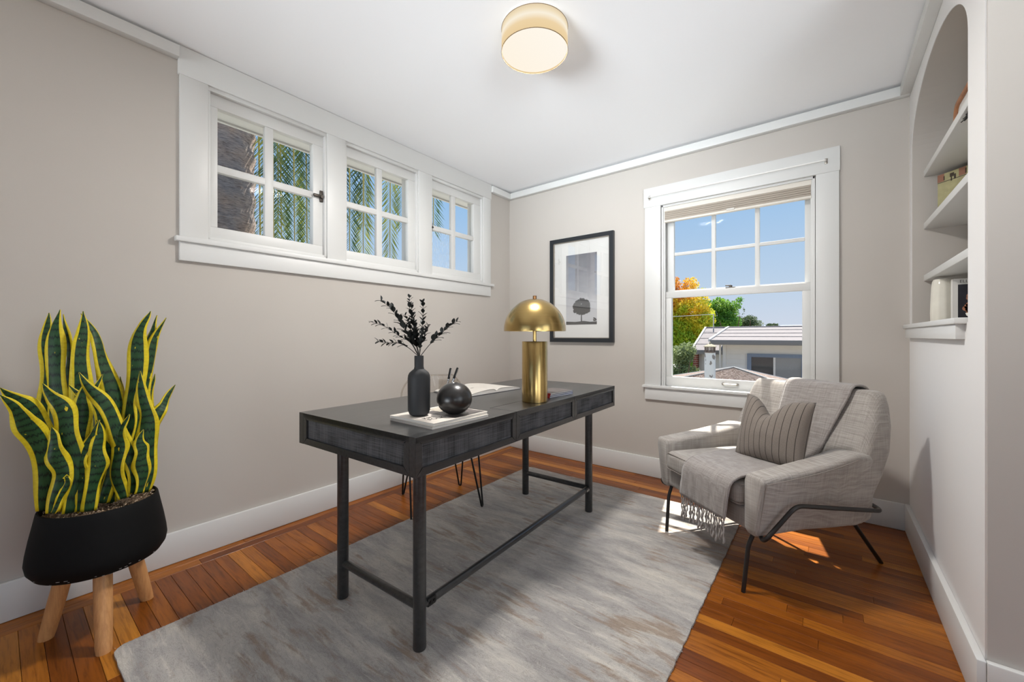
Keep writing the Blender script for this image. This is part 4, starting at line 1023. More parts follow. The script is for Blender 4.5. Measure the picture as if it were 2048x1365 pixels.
# ================================================================== THROW
TH = thing('throw_blanket', (1.96, 2.113, 0), 'grey fringed throw draped down the armchair and over its seat', 'throw blanket', rz=R(-38))
prof = crom([(.735, .56), (.734, .72), (.722, .825), (.672, .853), (.622, .842), (.592, .76), (.555, .66), (.522, .56), (.495, .495), (.45, .481), (.33, .482), (.15, .482), (.03, .474), (-.025, .462), (-.050, .430), (-.052, .36), (-.048, .285)] if False else [(.735, 0, .56), (.734, 0, .72), (.722, 0, .815), (.672, 0, .842), (.622, 0, .830), (.590, 0, .76), (.553, 0, .66), (.518, 0, .56), (.488, 0, .497), (.44, 0, .484), (.33, 0, .486), (.15, 0, .486), (.03, 0, .478), (-.028, 0, .465), (-.054, 0, .430), (-.056, 0, .36), (-.052, 0, .285)], 6)
def lerp(a, b, t): return a + (b - a) * t
def twidth(t):
    keys = [(0, -.10, .24), (.28, -.095, .235), (.42, -.09, .19), (.56, -.10, .15), (.75, -.06, .245), (.86, -.048, .244), (1, -.085, .205)]
    for (a, l0, r0), (b, l1, r1) in zip(keys, keys[1:]):
        if t <= b: k = (t - a) / (b - a); return lerp(l0, l1, k), lerp(r0, r1, k)
    return keys[-1][1:]
m = MB(); NW = 26; rows_ = []
L_ = [0]
for a, b in zip(prof, prof[1:]): L_.append(L_[-1] + (b - a).length)
for i, p in enumerate(prof):
    t_ = L_[i] / L_[-1]; x0, x1 = twidth(t_); tg = (prof[min(i + 1, len(prof) - 1)] - prof[max(i - 1, 0)]).normalized(); nn = Vector((0, -tg.z, tg.y))
    if nn.z < 0 and t_ < .8: nn = -nn
    row = []
    for k in range(NW + 1):
        x = lerp(x0, x1, k / NW); wv = .004 * noise.noise(Vector((x * 22, t_ * 9, 1))) + .0022 * noise.noise(Vector((x * 60, t_ * 24, 5)))
        if t_ > .86: wv += .006 * math.sin(x * 60 + 1) * (t_ - .86) / .14
        row.append(m.bm.verts.new(Vector((x, p.y if False else p.x, p.z)) + Vector((0, nn.y, nn.z)) * 0 + Vector((0, -abs(wv) if t_ > .5 else 0, abs(wv)))))
    rows_.append(row)
for a, b in zip(rows_, rows_[1:]):
    for k in range(NW): m.bm.faces.new((a[k], a[k + 1], b[k + 1], b[k]))
endrow = [v.co.copy() for v in rows_[-1]]
toprow = [[v.co.copy() for v in r_] for r_ in rows_]
cloth = obj('cloth', m, throw_m, TH, local=True); sm = cloth.modifiers.new('thickness', 'SOLIDIFY'); sm.thickness = .009; sm.offset = 1
m = MB()
m.tube([r_[-1] + Vector((0, -.003, .004)) for r_ in toprow[4:]], .0062, 8); m.tube([r_[0] + Vector((0, -.003, .004)) for r_ in toprow[4:]], .0055, 8); obj('hem_fold', m, throw_m, TH, local=True)
for k in range(24):
    u = (k + .5) / 24; p = endrow[min(NW, int(u * NW))].lerp(endrow[min(NW, int(u * NW) + 1)], u * NW % 1); m = MB(); pts = []; rs = []
    Lf = random.uniform(.095, .122); ph_ = random.uniform(0, 6); dr = Vector((random.uniform(-.008, .008), random.uniform(-.012, .004), 0))
    for j in range(15):
        t_ = j / 14; pts.append(p + Vector((.0018 * math.sin(t_ * 16 + ph_), -.002 + .0018 * math.cos(t_ * 16 + ph_), .004 - Lf * t_)) + dr * t_ ** 1.4); rs.append(.0036 + .0012 * math.sin(t_ * 34) + (.0018 if .84 < t_ < .93 else 0) - (.001 if t_ > .96 else 0))
    m.tube(pts, rs, 6); obj('tassel', m, throw_m, TH, local=True)

# ================================================================== PILLOW
pw = .160
wx = Vector((.98, .20, 0)).normalized(); nrm = Vector((.20, -.98, 0)).normalized(); lean = R(19)
upv = (Vector((0, 0, 1)) * math.cos(lean) - nrm * math.sin(lean)); nr2 = upv.cross(wx) * -1
pc = Vector((.128, .243, .486))
me = bpy.data.meshes.new('throw_pillow'); N = 28; V_, F_, U_ = [], [], []
def pil(u, v, sgn):
    a = (1 - u ** 2) ; b = (1 - v ** 2); th_ = .078 * (max(0, a) ** .55) * (max(0, b) ** .55)
    pin = 1 - .055 * (v * v) * (1 - u * u) - .0; x = u * pw * (1 - .05 * (1 - v * v) ** 1 * abs(u) ** 3); zz = v * pw * (1 - .06 * (1 - u * u) * abs(v) ** 3)
    ch = .085 * math.exp(-((u + .12) / .34) ** 2) * max(0, (v - .0)) ** 1.3
    zz -= ch; th_ *= 1 - .55 * math.exp(-((u + .12) / .25) ** 2) * max(0, v) ** 1.5
    wr = .006 * noise.noise(Vector((u * 2.3, v * 2.9, sgn * 4 + 2)))
    return pc + wx * x + upv * (zz + pw * .96) + nr2 * (-sgn * (th_ + wr * (a * b)))
for sgn in (1, -1):
    base_i = len(V_)
    for j in range(N + 1):
        for i in range(N + 1):
            u = -1 + 2 * i / N; v = -1 + 2 * j / N; V_.append(pil(u, v, sgn)); U_.append((i / N, j / N))
    for j in range(N):
        for i in range(N):
            a = base_i + j * (N + 1) + i; q_ = (a, a + 1, a + N + 2, a + N + 1); F_.append(q_ if sgn == 1 else q_[::-1])
me.from_pydata([tuple(v) for v in V_], [], F_); uvl = me.uv_layers.new(name='UVMap')
for poly in me.polygons:
    for lp_ in poly.loop_indices: uvl.data[lp_].uv = U_[me.loops[lp_].vertex_index]
bm = bmesh.new(); bm.from_mesh(me); bmesh.ops.remove_doubles(bm, verts=bm.verts[:], dist=.0006); bmesh.ops.recalc_face_normals(bm, faces=bm.faces[:]); bm.to_mesh(me); bm.free()
me.polygons.foreach_set('use_smooth', [True] * len(me.polygons)); me.materials.append(stripe_m)
PL = bpy.data.objects.new('throw_pillow', me); COL.objects.link(PL); PL.location = (1.96, 2.113, 0); PL.rotation_euler = (0, 0, R(-38))
tag(PL, 'taupe pinstriped pillow with a chopped top on the armchair', 'pillow')

# ================================================================== THINGS IN THE NICHE
pit = thing('ceramic_pitcher', (2.884, 2.85, 1.140), 'cream glazed pitcher on the niche sill', 'pitcher')
cer = plain('cream_glaze', srgb(226, 222, 210), .12, var=.04, vscale=20)
m = MB(); n = 48; rings = []
for r_, z in [(.0, 0), (.040, 0), (.0445, .008), (.0455, .05), (.0435, .12), (.041, .18), (.038, .205), (.033, .216), (.029, .214), (.032, .20), (.036, .15), (.0, .14)]:
    rings.append([(2.884 + r_ * (1 + .018 * math.cos(12 * 2 * math.pi * k / n)) * math.cos(2 * math.pi * k / n), 2.85 + r_ * (1 + .018 * math.cos(12 * 2 * math.pi * k / n)) * math.sin(2 * math.pi * k / n), 1.140 + z) for k in range(n)])
m.loft(rings, True, False); obj('body', m, cer, pit)
m = MB(); m.tube(crom([(2.910, 2.82, 1.335), (2.925, 2.795, 1.325), (2.927, 2.790, 1.25), (2.915, 2.81, 1.18)], 6), .0055, 10); obj('handle', m, cer, pit)
bk = thing('art_book', (2.97, 2.74, 1.140), 'white book with dark portrait cover standing on the niche sill', 'book')
obj('pages', B(((2.899, 2.737, 1.1415), (3.058, 2.757, 1.340))), page_edge_m, bk, smooth=False)
obj('cover', B(((2.897, 2.732, 1.140), (3.060, 2.737, 1.343)), ((2.897, 2.757, 1.140), (3.060, 2.761, 1.343)), ((2.894, 2.732, 1.140), (2.899, 2.761, 1.343)), bev=.0008, seg=1), plain('white_book_cover', srgb(228, 226, 222), .3), bk)
m = MB(); m.box((2.912, 2.7312, 1.152), (3.05, 2.7321, 1.316)); pj = obj('cover_photo', m, plain('dark_slate_print', srgb(42, 42, 50), .3, var=.25, vscale=25), bk, smooth=False)
m = MB()
for cx_, cz_, r_ in ((2.948, 1.262, .010), (2.944, 1.252, .007), (2.934, 1.205, .009), (2.941, 1.214, .010), (2.946, 1.222, .010), (2.942, 1.198, .008), (2.947, 1.190, .010)):
    m.poly([(cx_ + r_ * math.cos(a), 2.7309, cz_ + r_ * 1.2 * math.sin(a)) for a in [2 * math.pi * k / 10 for k in range(10)]])
obj('print_figure', m, plain('skin_print', srgb(176, 120, 92), .3), pj, smooth=False)
tm = text_mb('ELLI', .019, frame_m((2.917, 2.7318, 1.324), (1, 0, 0), (0, 0, 1))); obj('title', tm, plain('grey_ink', srgb(90, 88, 86), .5), bk, smooth=False)
m = MB(); m.lathe([(.0, 0), (.016, 0), (.026, .010), (.028, .018), (.026, .018), (.0, .006)], (2.838, 2.045, 1.140), 24, cap=False); tag(obj('small_dish', m, cer, base=(2.838, 2.045, 1.140)), 'tiny white dish at the near end of the niche sill', 'dish')
# print leaning on the middle shelf
A, Bp = Vector((2.885, 2.985, 1.679)), Vector((3.045, 2.800, 1.679)); ux = (Bp - A).normalized(); nrm2 = Vector((ux.y, -ux.x, 0)); W_ = (Bp - A).length
lp_ = thing('small_print', A, 'small yellow-green landscape print on the middle niche shelf', 'print')
m = MB(); m.prism([A + ux * 0, A + ux * W_, A + ux * W_ + Vector((0, 0, .224)), A + Vector((0, 0, .224))], nrm2 * -.008); obj('board', m, plain('print_yellow_green', srgb(166, 160, 120), .6, var=.18, vscale=22), lp_, smooth=False)
def onb(a, b, c, d, e=.0006):
    mm = MB(); mm.prism([A + ux * p + Vector((0, 0, q_)) + nrm2 * .0002 for p, q_ in ((a, b), (c, b), (c, d), (a, d))], nrm2 * e); return mm
for a, c in ((0, .030), (.095, .125), (.16, .19)): obj('print_block', onb(a, .186, c, .224), plain('print_brick', srgb(148, 104, 84), .6), lp_, smooth=False)
m = onb(0, .181, W_, .1835); obj('print_line', m, ink_m, lp_, smooth=False)
for a, b, c, d in ((.028, .19, .032, .21), (.056, .196, .074, .214), (.060, .176, .065, .2), (.074, .18, .082, .205), (.122, .19, .127, .214)): obj('print_figure', onb(a, b, c, d, .0009), plain('print_dark', srgb(58, 48, 36), .6), lp_, smooth=False)
# wooden tray on the top shelf
tr = thing('wooden_tray', (2.90, 2.52, 1.958), 'brown wooden tray with white base leaning on the top niche shelf', 'tray')
ring = [(2.895, a, b) for a, b in rrect(2.36, 2.66, 1.968, 2.108, .045, 6)]
m = MB(); m.tube(ring, .010, 10, closed=True); obj('rim', m, plain('tray_wood', srgb(158, 106, 70), .45, var=.2, vscale=30), tr)
m = MB(); m.prism([(2.898, a, b) for a, b in rrect(2.364, 2.656, 1.972, 2.104, .042, 6)], (.006, 0, 0)); obj('base_panel', m, plain('tray_white', srgb(216, 212, 208), .5), tr, smooth=False)
m = MB(); m.tube([(2.845 + .012, 2.315, 1.914), (2.858, 2.28, 1.917), (2.856, 2.235, 1.916), (2.860, 2.19, 1.919)], [.0015, .006, .005, .007], 8)
for a in (2.295, 2.265, 2.225, 2.205): m.tube([(2.858, a, 1.916), (2.846, a + .012, 1.908)], .0018, 6)
tag(obj('twig_ornament', m, plain('black_twig', (.012, .012, .012, 1), .7), base=(2.857, 2.25, 1.924)), 'small black twig ornament under the top niche shelf', 'ornament')
m = MB(); m.lathe([(.0, 0), (.03, 0), (.052, .014), (.056, .024), (.053, .024), (.0, .008)], (2.915, 2.06, 1.403), 32, cap=False); tag(obj('shallow_bowl', m, cer, base=(2.915, 2.06, 1.403)), 'white shallow bowl on the lowest niche shelf', 'bowl')

# ================================================================== OUTSIDE
GZ = -3.2
tag(obj('ground_outside', B(((-400, -60, GZ - .5), (400, 900, GZ))), plain('ground_cover', srgb(150, 148, 140), .95, var=.2, vscale=.3), smooth=False), 'ground below the windows outside', 'ground', kind='structure')
# distant hill
m = MB(); pts = []
for k in range(41):
    x = -260 + 520 * k / 40; pts.append((x, 320, 7.2 + 2.2 * math.sin(k * .35 + 1) * .4 + .5 * noise.noise(Vector((k * .4, 0, 0)))))
fr_ = [(x, 250, GZ) for x, _, _ in pts]; bk_ = [(x, 420, GZ) for x, _, _ in pts]
m.loft([fr_, pts, bk_], False, False); tag(obj('distant_hill', m, plain('hazy_blue_hill', srgb(150, 170, 196), .9), base=(0, 320, GZ)), 'hazy blue hill on the horizon', 'hill')

# --- palm
palm = thing('palm_tree', (-2.72, 1.48, GZ), 'tall palm with rough trunk and hanging fronds outside the small windows', 'palm tree')
t = NT('palm_bark'); b = t.bsdf(Roughness=.95); v = t.coords((4.5, 4.5, 26)); f = t.noise(v, 3.0, 8, .72, .5); f2 = t.noise(t.coords((2, 2, 2)), 2.0, 4)
r = t.ramp([(.30, srgb(96, 84, 78)), (.44, srgb(186, 170, 160)), (.60, srgb(222, 206, 194)), (.8, srgb(240, 228, 218))]); t.l(f, r.inputs[0])
r2 = t.ramp([(.4, (.85, .85, .88, 1)), (.65, (1.1, .96, .85, 1))]); t.l(f2, r2.inputs[0])
t.l(t.mix(1.0, r.outputs[0], r2.outputs[0], 'MULTIPLY'), b.inputs['Base Color']); t.bump(f, b, 1.0, .06); bark_m = t.m
m = MB(); n = 48; rings = []
for k in range(121):
    z = GZ + (5.4 - GZ) * k / 120; rr = .335 + .012 * math.sin(k * 1.9)
    rings.append([(-2.72 + (rr + .016 * noise.noise(Vector((i * .9, k * .7, 0)))) * math.cos(2 * math.pi * i / n), 1.48 + (rr + .016 * noise.noise(Vector((i * .9, k * .7, 0)))) * math.sin(2 * math.pi * i / n), z) for i in range(n)])
m.loft(rings); obj('trunk', m, bark_m, palm)
def leaflet_mat(name, c1, c2):
    t = NT(name); b = t.bsdf(Roughness=.45); f = t.noise(t.coords((1, 1, 1)), 1.7, 3); r = t.ramp([(.35, c1), (.65, c2)]); t.l(f, r.inputs[0]); t.l(r.outputs[0], b.inputs['Base Color'])
    tl = t.n('ShaderNodeBsdfTranslucent'); t.l(r.outputs[0], tl.inputs[0]); mx = t.n('ShaderNodeMixShader'); mx.inputs[0].default_value = .35
    t.l(b.outputs[0], mx.inputs[1]); t.l(tl.outputs[0], mx.inputs[2]); t.l(mx.outputs[0], t.out.inputs[0]); return t.m
fg = [leaflet_mat('palm_green', srgb(60, 84, 52), srgb(112, 130, 70)), leaflet_mat('palm_olive', srgb(104, 118, 52), srgb(178, 178, 86)), leaflet_mat('palm_deep', srgb(50, 76, 56), srgb(92, 118, 76))]
rach_m = plain('palm_rachis', srgb(188, 168, 92), .5)
def frond(hang, mat, Ltip, spread=.36):
    hx, hy, hz = hang; c0 = Vector((-2.72, 1.48, 5.2)); out = Vector((hx + 2.72, hy - 1.48, 0)); dist = out.length; od = out.normalized()
    P = crom([c0, c0 + od * dist * .45 + Vector((0, 0, .45)), c0 + od * dist * .86 + Vector((0, 0, -.15)), Vector((hx, hy, 0)) - od * .02 + Vector((0, 0, lerp(5.0, hz, .45))), Vector((hx, hy, hz + .25)), Vector((hx, hy, hz))], 16)
    m = MB(); n = len(P); rs = [.020 * (1 - k / n) + .0025 for k in range(n)]; m.tube(P, rs, 6, 1)
    side0 = Vector((-od.y, od.x, 0)); d = 0; tot = sum((a - b_).length for a, b_ in zip(P, P[1:])); acc = 0; step = .026
    twist = R(random.uniform(55, 120))
    for k in range(1, n):
        seg = P[k] - P[k - 1]; L = seg.length; tg = seg.normalized(); s = 0
        while acc + (L - s) >= step:
            s += step - acc; acc = 0; d += step; p = P[k - 1] + tg * s; t_ = d / tot
            if t_ < .18: continue
            ln = spread * (1.0 - .45 * max(0, (t_ - .6) / .4) - .3 * max(0, (.35 - t_) / .35))
            nn = tg.cross(side0).normalized()
            for sg in (-1, 1):
                sd_ = (side0 * math.cos(twist) + nn * math.sin(twist)) * sg
                dv = (tg * random.uniform(.78, .92) + sd_ * random.uniform(.60, .72) + nn * random.uniform(-.16, .16) + Vector((0, 0, -.05))).normalized() * ln * random.uniform(.85, 1.1)
                w = tg.cross(dv).cross(dv).normalized() * .0062
                q0 = p; q1 = p + dv * .45 + w; q2 = p + dv; q3 = p + dv * .45 - w; m.poly([q0, q1, q2, q3])
        acc += L - s
    m.recalc = False; return obj('frond', m, [mat, rach_m], palm, smooth=False)
tips = [((-2.62, 1.86, 1.35), 0), ((-2.45, 1.93, 1.60), 1), ((-2.53, 2.04, 2.05), 2), ((-2.47, 2.16, 2.05), 0), ((-2.42, 2.28, 2.02), 1), ((-2.40, 2.44, 1.80), 2), ((-2.33, 2.50, 2.10), 0), ((-2.21, 2.70, 1.98), 2), ((-2.17, 2.86, 2.03), 1),
        ((-2.30, 2.95, 2.50), 0), ((-2.08, 3.19, 2.06), 1), ((-2.3, 3.55, 2.62), 0), ((-1.86, 3.74, 2.52), 2), ((-2.9, 2.5, 2.3), 2), ((-2.25, 2.62, 2.6), 0)]
for tp_, mi_ in tips: frond(tp_, fg[mi_], 0)
for k in range(9):
    a = R(120 + 15 * k); rr = random.uniform(1.3, 2.1); frond((-2.72 + rr * math.cos(a), 1.48 + rr * math.sin(a), random.uniform(2.4, 3.4)), fg[k % 3], 0)

# --- trees seen through the tall window
def foliage(name, blobs, n, size, mat, parent, seed):
    rnd = random.Random(seed); V_, F_ = [], []; tot = sum(b[3] * b[4] * b[5] for b in blobs)
    off = OFF[parent]
    for bx, by, bz, ra_, rb_, rc_ in blobs:
        for k in range(int(n * ra_ * rb_ * rc_ / tot) + 1):
            d = Vector((rnd.gauss(0, 1), rnd.gauss(0, 1), rnd.gauss(0, 1))).normalized(); rr = rnd.random() ** .33
            p = Vector((bx + d.x * ra_ * rr, by + d.y * rb_ * rr, bz + d.z * rc_ * rr)); s = size * rnd.uniform(.6, 1.3)
            a = Vector((rnd.gauss(0, 1), rnd.gauss(0, 1), rnd.gauss(0, 1))).normalized(); b_ = a.orthogonal().normalized(); i0 = len(V_)
            V_ += [tuple(p + a * s - off), tuple(p + b_ * s * .6 - off), tuple(p - a * s - off), tuple(p - b_ * s * .6 - off)]; F_.append((i0, i0 + 1, i0 + 2, i0 + 3))
    me = bpy.data.meshes.new(name); me.from_pydata(V_, [], F_); me.materials.append(mat); o = bpy.data.objects.new(name, me); COL.objects.link(o); o.parent = parent; OFF[o] = off; tag(o, kind='stuff'); return o
def blobs(cx, cy, cz, rx, ry, rz_, n, br, seed):
    rnd = random.Random(seed); out = []
    for k in range(n):
        d = Vector((rnd.gauss(0, 1), rnd.gauss(0, 1), rnd.gauss(0, 1))).normalized(); q_ = rnd.random() ** .4; s = br * rnd.uniform(.6, 1.2)
        out.append((cx + d.x * rx * q_, cy + d.y * ry * q_, cz + d.z * rz_ * q_, s, s, s * .85))
    return out
def leafy(name, stops, scale=.8, grad=None):
    t = NT(name); b = t.bsdf(Roughness=.6); f = t.noise(t.coords(), scale, 4, .65); f2 = t.noise(t.coords(), scale * 9, 2)
    if grad:
        tc = t.n('ShaderNodeTexCoord'); sp = t.n('ShaderNodeSeparateXYZ'); t.l(tc.outputs['Object'], sp.inputs[0])
        g = t.math('ADD', t.math('MULTIPLY', sp.outputs[0], grad[0]), t.math('MULTIPLY', sp.outputs[2], grad[1])); f = t.math('ADD', t.math('ADD', t.math('MULTIPLY', f, 1.0), g), grad[2])
    f = t.math('ADD', f, t.math('MULTIPLY', t.math('SUBTRACT', f2, .5), .3))
    r = t.ramp(stops); t.l(f, r.inputs[0]); t.l(r.outputs[0], b.inputs['Base Color'])
    tl = t.n('ShaderNodeBsdfTranslucent'); t.l(r.outputs[0], tl.inputs[0]); mx = t.n('ShaderNodeMixShader'); mx.inputs[0].default_value = .4
    t.l(b.outputs[0], mx.inputs[1]); t.l(tl.outputs[0], mx.inputs[2]); t.l(mx.outputs[0], t.out.inputs[0]); return t.m
trunk_m = plain('tree_bark', srgb(92, 76, 62), .95)
def tree(name, base, label, fol, n, size, mat, seed, trunk_h, tr=.14):
    o = thing(name, base, label, 'tree'); m = MB(); bx, by, bz = base
    m.tube([(bx, by, bz), (bx + .1, by, bz + trunk_h * .5), (bx - .05, by, bz + trunk_h)], [tr, tr * .8, tr * .4], 10)
    for k in range(6):
        a = k * 1.05; m.tube([(bx, by, bz + trunk_h * .55), (bx + math.cos(a) * .9, by + math.sin(a) * .9, bz + trunk_h * (.85 + .04 * k))], [tr * .4, tr * .12], 7)
    obj('trunk', m, trunk_m, o); foliage('crown', fol, n, size, mat, o, seed); return o
autumn = leafy('autumn_leaves', [(.22, srgb(84, 140, 36)), (.38, srgb(170, 190, 40)), (.50, srgb(236, 206, 52)), (.62, srgb(222, 160, 52)), (.80, srgb(172, 100, 62))], .55, (-.06, .085, -.46))
tree('autumn_tree', (-3.2, 20.5, GZ), 'autumn tree with yellow and rust leaves behind the neighbour house', blobs(-3.0, 20.3, 1.7, 1.15, 1.0, 1.9, 60, .50, 3) + blobs(-2.5, 20, .2, .8, .8, 1.0, 14, .45, 9) + [(-3.35, 20, 3.5, .35, .4, .45), (-2.6, 20, 3.45, .40, .4, .38), (-2.0, 20, 3.05, .26, .3, .22), (-2.2, 20, 2.5, .5, .5, .5), (-2.0, 20, 1.8, .5, .5, .5)], 42000, .055, autumn, 5, 5.6)
green_m = leafy('fresh_green_leaves', [(.3, srgb(52, 96, 28)), (.5, srgb(96, 150, 44)), (.7, srgb(160, 190, 62))], .8)
tree('green_tree', (-1.45, 23.6, GZ), 'bright green tree leaning right beside the autumn tree', blobs(-1.95, 23.6, 1.7, .62, .6, 1.1, 24, .44, 21) + [(-2.1, 23.6, 2.75, .38, .3, .38), (-1.35, 23.6, 2.65, .36, .3, .25), (-1.10, 23.6, 2.95, .22, .2, .15), (-1.65, 23.6, 2.4, .40, .3, .40)], 16000, .055, green_m, 6, 5.0)
olive_m = leafy('olive_leaves', [(.3, srgb(74, 92, 52)), (.5, srgb(128, 142, 92)), (.7, srgb(176, 186, 134))], 1.4)
tree('olive_shrub', (-1.15, 13.2, GZ), 'grey-green olive shrub left of the neighbour house', blobs(-1.15, 13.3, .15, .38, .45, .65, 26, .24, 31) + blobs(-1.2, 13.3, -.9, .45, .5, .6, 10, .3, 33), 13000, .032, olive_m, 8, 3.4, .09)
dark_m = leafy('dark_oak_leaves', [(.3, srgb(40, 56, 34)), (.5, srgb(74, 92, 54)), (.7, srgb(118, 132, 82))], .5)
tree('dark_tree', (-1.8, 30, GZ), 'dark green tree rising behind the neighbour roof', blobs(-1.85, 30, 1.75, .95, .8, .55, 34, .34, 41) + [(-2.15, 30, 2.55, .09, .1, .34), (-1.85, 30, 2.65, .09, .1, .32), (-1.5, 30, 2.2, .25, .3, .25)] + blobs(-1.7, 30, .4, .8, .8, .8, 14, .5, 43), 15000, .05, dark_m, 9, 5)
tree('small_distant_tree', (-2.9, 60, GZ), 'small round dark tree far off above the roofline', blobs(-2.9, 60, 2.2, .55, .5, .45, 20, .40, 51) + blobs(-2.9, 60, .6, .5, .5, 1.2, 10, .5, 52), 6000, .085, dark_m, 10, 5, .2)

# --- neighbour house
siding_m = plain('grey_white_siding', srgb(206, 202, 196), .7, var=.03, vscale=4)
roof_m = plain('pale_shingle', srgb(122, 115, 115), .85, var=.08, vscale=9)
fascia_m = plain('grey_fascia', srgb(120, 116, 112), .6)
blue_m = plain('blue_grey_trim', srgb(106, 118, 136), .55)
hw = thing('neighbour_house', (1.5, 15, GZ), 'pale sided house with light shingle roof across the yard', 'house')
HY0 = 14.0
obj('wall', B(((-.09, HY0, GZ), (5.0, 18.6, .90))), siding_m, hw, smooth=False)
k = 0; z = .83
sb = None
while z > -1.6:
    m = MB(); m.prism([(-.09, HY0 - .004, z), (-.09, HY0 - .006, z - .02), (-.09, HY0 - .028, z - .150), (-.09, HY0 - .002, z - .150)], (5.0, 0, 0)); obj('siding_board', m, siding_m, hw, smooth=False); z -= .15
obj('corner_board', B(((-.13, HY0 - .04, GZ), (-.03, HY0 + .02, .86)), bev=.004), siding_m, hw)
m = MB(); m.cyl((-.20, HY0 - .03, -.4), (-.20, HY0 - .03, .82), .03, 10); obj('downpipe', m, siding_m, hw)
def roof(x0, x1, ye, ze, yr, zr, parent, n=4, rake=True):
    for k in range(n):
        a, b_ = k / n, (k + 1) / n; p = lambda t_, dz=0: (lerp(ye, yr, t_), lerp(ze, zr, t_) + dz)
        y0_, z0_ = p(a); y1_, z1_ = p(min(1, b_ + .03)); m = MB(); m.prism([(x0, y0_, z0_ + .03), (x0, y1_, z1_ + .012), (x0, y1_, z1_ - .01), (x0, y0_, z0_ + .005)], (x1 - x0, 0, 0)); obj('shingle_course', m, roof_m, parent, smooth=False)
    obj('fascia', B(((x0, ye - .03, ze - .11), (x1, ye, ze + .032)), bev=.003), fascia_m, parent)
    if rake:
        m = MB(); m.prism([(x0 - .05, ye - .02, ze - .02), (x0 - .05, ye - .02, ze + .06), (x0 - .05, yr, zr + .06), (x0 - .05, yr, zr - .02)], (.06, 0, 0)); obj('rake_board', m, siding_m, parent, smooth=False)
    m = MB(); m.tube([(x0, yr, zr + .02), (x1, yr, zr + .02)], .03, 8); obj('ridge_cap', m, roof_m, parent)
roof(-.40, 5.2, HY0 - .45, .92, 16.6, 1.37, hw)
m = MB(); m.prism([(-.36, HY0 - .42, .80), (5.2, HY0 - .42, .80), (5.2, HY0 + .1, .80), (-.36, HY0 + .1, .80)], (0, 0, .02)); obj('soffit', m, siding_m, hw, smooth=False)
wf = MB(); wx0, wx1, wz0, wz1 = .54, 1.98, -.62, .545
for a, b_ in (((wx0, wz1 - .10), (wx1, wz1)), ((wx0, wz0), (wx1, wz0 + .1)), ((wx0, wz0 + .1), (wx0 + .11, wz1 - .1)), ((wx1 - .11, wz0 + .1), (wx1, wz1 - .1))): wf.box((a[0], HY0 - .07, a[1]), (b_[0], HY0 + .02, b_[1]))
wo = obj('window', wf, blue_m, hw, smooth=False)
dark_glass = plain('dark_house_glass', (.035, .040, .042, 1), .08)
pale_glass = plain('curtained_house_glass', srgb(128, 130, 130), .12)
obj('pane', B(((wx0 + .10, HY0 - .04, wz0 + .1), (1.21, HY0 - .03, wz1 - .1))), dark_glass, wo, smooth=False)
obj('pane', B(((1.25, HY0 - .04, wz0 + .1), (wx1 - .10, HY0 - .03, wz1 - .1))), pale_glass, wo, smooth=False)
obj('mullion', B(((1.205, HY0 - .055, wz0 + .1), (1.255, HY0 - .025, wz1 - .1))), siding_m, wo, smooth=False)
# lower wing to the left
wg = thing('neighbour_wing', (-.7, 15.5, GZ), 'lower wing with pale roof left of the house behind the flue', 'house')
obj('wall', B(((-1.10, 15.2, GZ), (-.10, 17.8, .58))), siding_m, wg, smooth=False)
roof(-1.26, -.12, 14.95, .56, 17.0, 1.37, wg, 4)
# brick chimney edge
bc = thing('brick_chimney', (-1.18, 15.1, GZ), 'red brick chimney at the end of the lower wing', 'chimney')
z = GZ; row = 0
brick_m = plain('red_brick', srgb(126, 66, 50), .9, var=.25, vscale=14)
obj('mortar_core', B(((-1.245, 15.005, GZ), (-1.105, 15.19, .44))), plain('mortar', srgb(186, 176, 164), .95), bc, smooth=False)
z = -1.0; row = 0
while z < .40:
    for (a, b_) in (((-1.25, -1.18), (-1.17, -1.10)) if row % 2 else ((-1.25, -1.215), (-1.205, -1.10))) if False else ([(-1.25, -1.18), (-1.172, -1.10)] if row % 2 else [(-1.25, -1.10)]):
        obj('brick', B(((a, 15.0, z), (b_, 15.195, z + .058)), bev=.003, seg=1), brick_m, bc, smooth=False)
    z += .068; row += 1
# low gravel roof nearer, with white stucco flue
gr_ = thing('low_gravel_roof', (.9, 10, GZ), 'low hipped gravel roof just below the tall window', 'roof')
t = NT('roof_gravel'); b = t.bsdf(Roughness=.95); f = t.noise(t.coords(), 34, 3, .7); r = t.ramp([(.3, srgb(88, 70, 62)), (.5, srgb(128, 110, 100)), (.7, srgb(164, 148, 138))]); t.l(f, r.inputs[0]); t.l(r.outputs[0], b.inputs['Base Color']); t.bump(f, b, .8, .02); gravel_m = t.m
ap = Vector((.90, 9.5, .43)); c = [Vector((-.9, 9.0, -.05)), Vector((2.7, 9.0, -.10)), Vector((2.9, 10.6, -.10)), Vector((-.9, 10.6, .02))]
ap2 = Vector((.80, 10.0, .43)); m = MB()
for a, b_ in ((0, 1), (1, 2), (2, 3), (3, 0)): m.poly([c[a], c[b_], ap])
m.prism([(-.9, 9.0, -3.2), (2.7, 9.0, -3.2), (2.9, 10.6, -3.2), (-.9, 10.6, -3.2)], (0, 0, 3.08)); obj('gravel_slope', m, gravel_m, gr_, smooth=False)
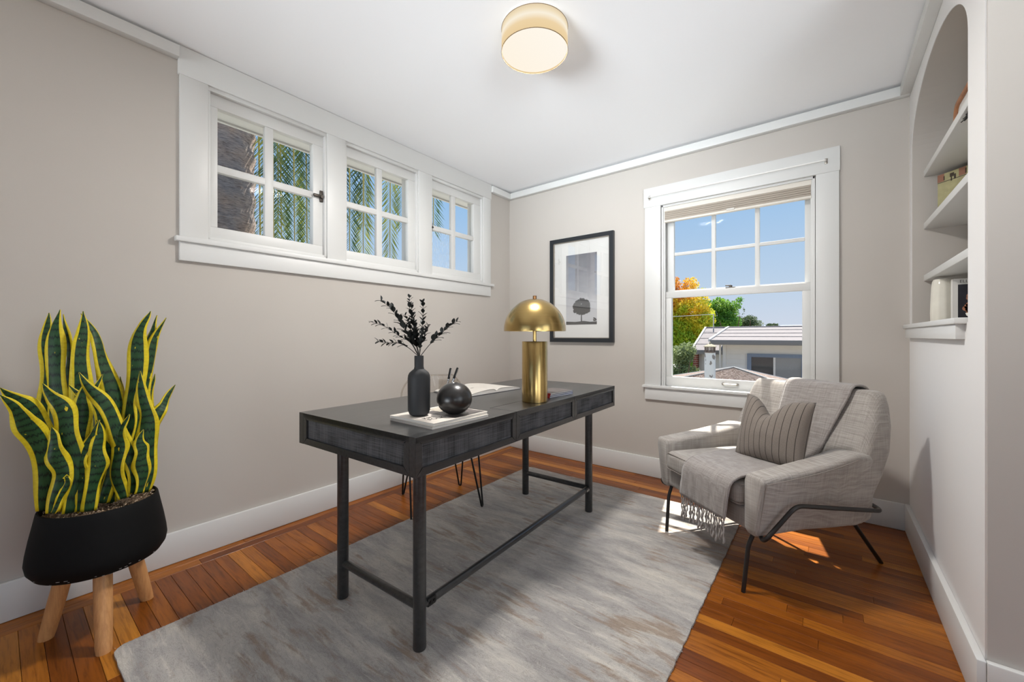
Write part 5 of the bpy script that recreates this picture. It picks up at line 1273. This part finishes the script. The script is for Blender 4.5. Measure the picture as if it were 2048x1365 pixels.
for a in c:
    m = MB(); m.tube([ap, a], .012, 6); obj('hip_cap', m, siding_m, gr_)
m = MB(); m.tube([c[0], c[3]], .02, 6); m.tube([c[3], c[2]], .02, 6); obj('edge_flashing', m, siding_m, gr_)
fl = thing('stucco_flue', (.55, 9.0, -.3), 'white stucco flue with a small lantern cap on the gravel roof', 'chimney')
t = NT('flaking_stucco'); b = t.bsdf(Roughness=.9); f = t.noise(t.coords((3, 3, 2)), 3.0, 3, .5); r = t.ramp([(.60, srgb(222, 219, 214)), (.64, srgb(140, 130, 122))]); t.l(f, r.inputs[0]); t.l(r.outputs[0], b.inputs['Base Color']); stucco_m = t.m
m = MB(); m.lathe([(.105, -.3), (.102, .70), (.098, .74), (.0, .74)], (.55, 9.0, 0), 24, cap=False); obj('shaft', m, stucco_m, fl)
cap_m = plain('weathered_cap', srgb(150, 140, 118), .8, var=.2, vscale=30); rust_m = plain('rusty_cage', srgb(112, 98, 88), .8)
for k in range(8):
    a = 2 * math.pi * k / 8; m = MB(); m.box((-.012, -.006, .74), (.012, .006, .85), m=Matrix.Translation((.55 + .095 * math.cos(a), 9 + .095 * math.sin(a), 0)) @ Matrix.Rotation(a + math.pi / 2, 4, 'Z')); obj('cage_post', m, rust_m, fl, smooth=False)
m = MB(); m.lathe([(.108, .735), (.108, .755), (.09, .755), (.09, .735), (.108, .735)], (.55, 9, 0), 24, cap=False); obj('cage_ring', m, rust_m, fl)
m = MB(); m.lathe([(.118, .848), (.118, .862), (.06, .900), (.02, .914), (.012, .93), (.016, .945), (.0, .958)], (.55, 9, 0), 24, cap=False); obj('cap', m, cap_m, fl)
m = MB(); m.cyl((-.98, 16.9, 1.30), (-.98, 16.9, 1.92), .018, 8); obj('service_mast', m, siding_m, wg)
m = MB(); m.tube([(-3.9, 16.9, 1.96), (-2.4, 16.9, 1.86), (-.98, 16.9, 1.90)], .010, 6); obj('service_wire', m, plain('pale_wire', srgb(220, 218, 214), .6), wg)
print('planks', n_pl, 'objects', len(bpy.data.objects))
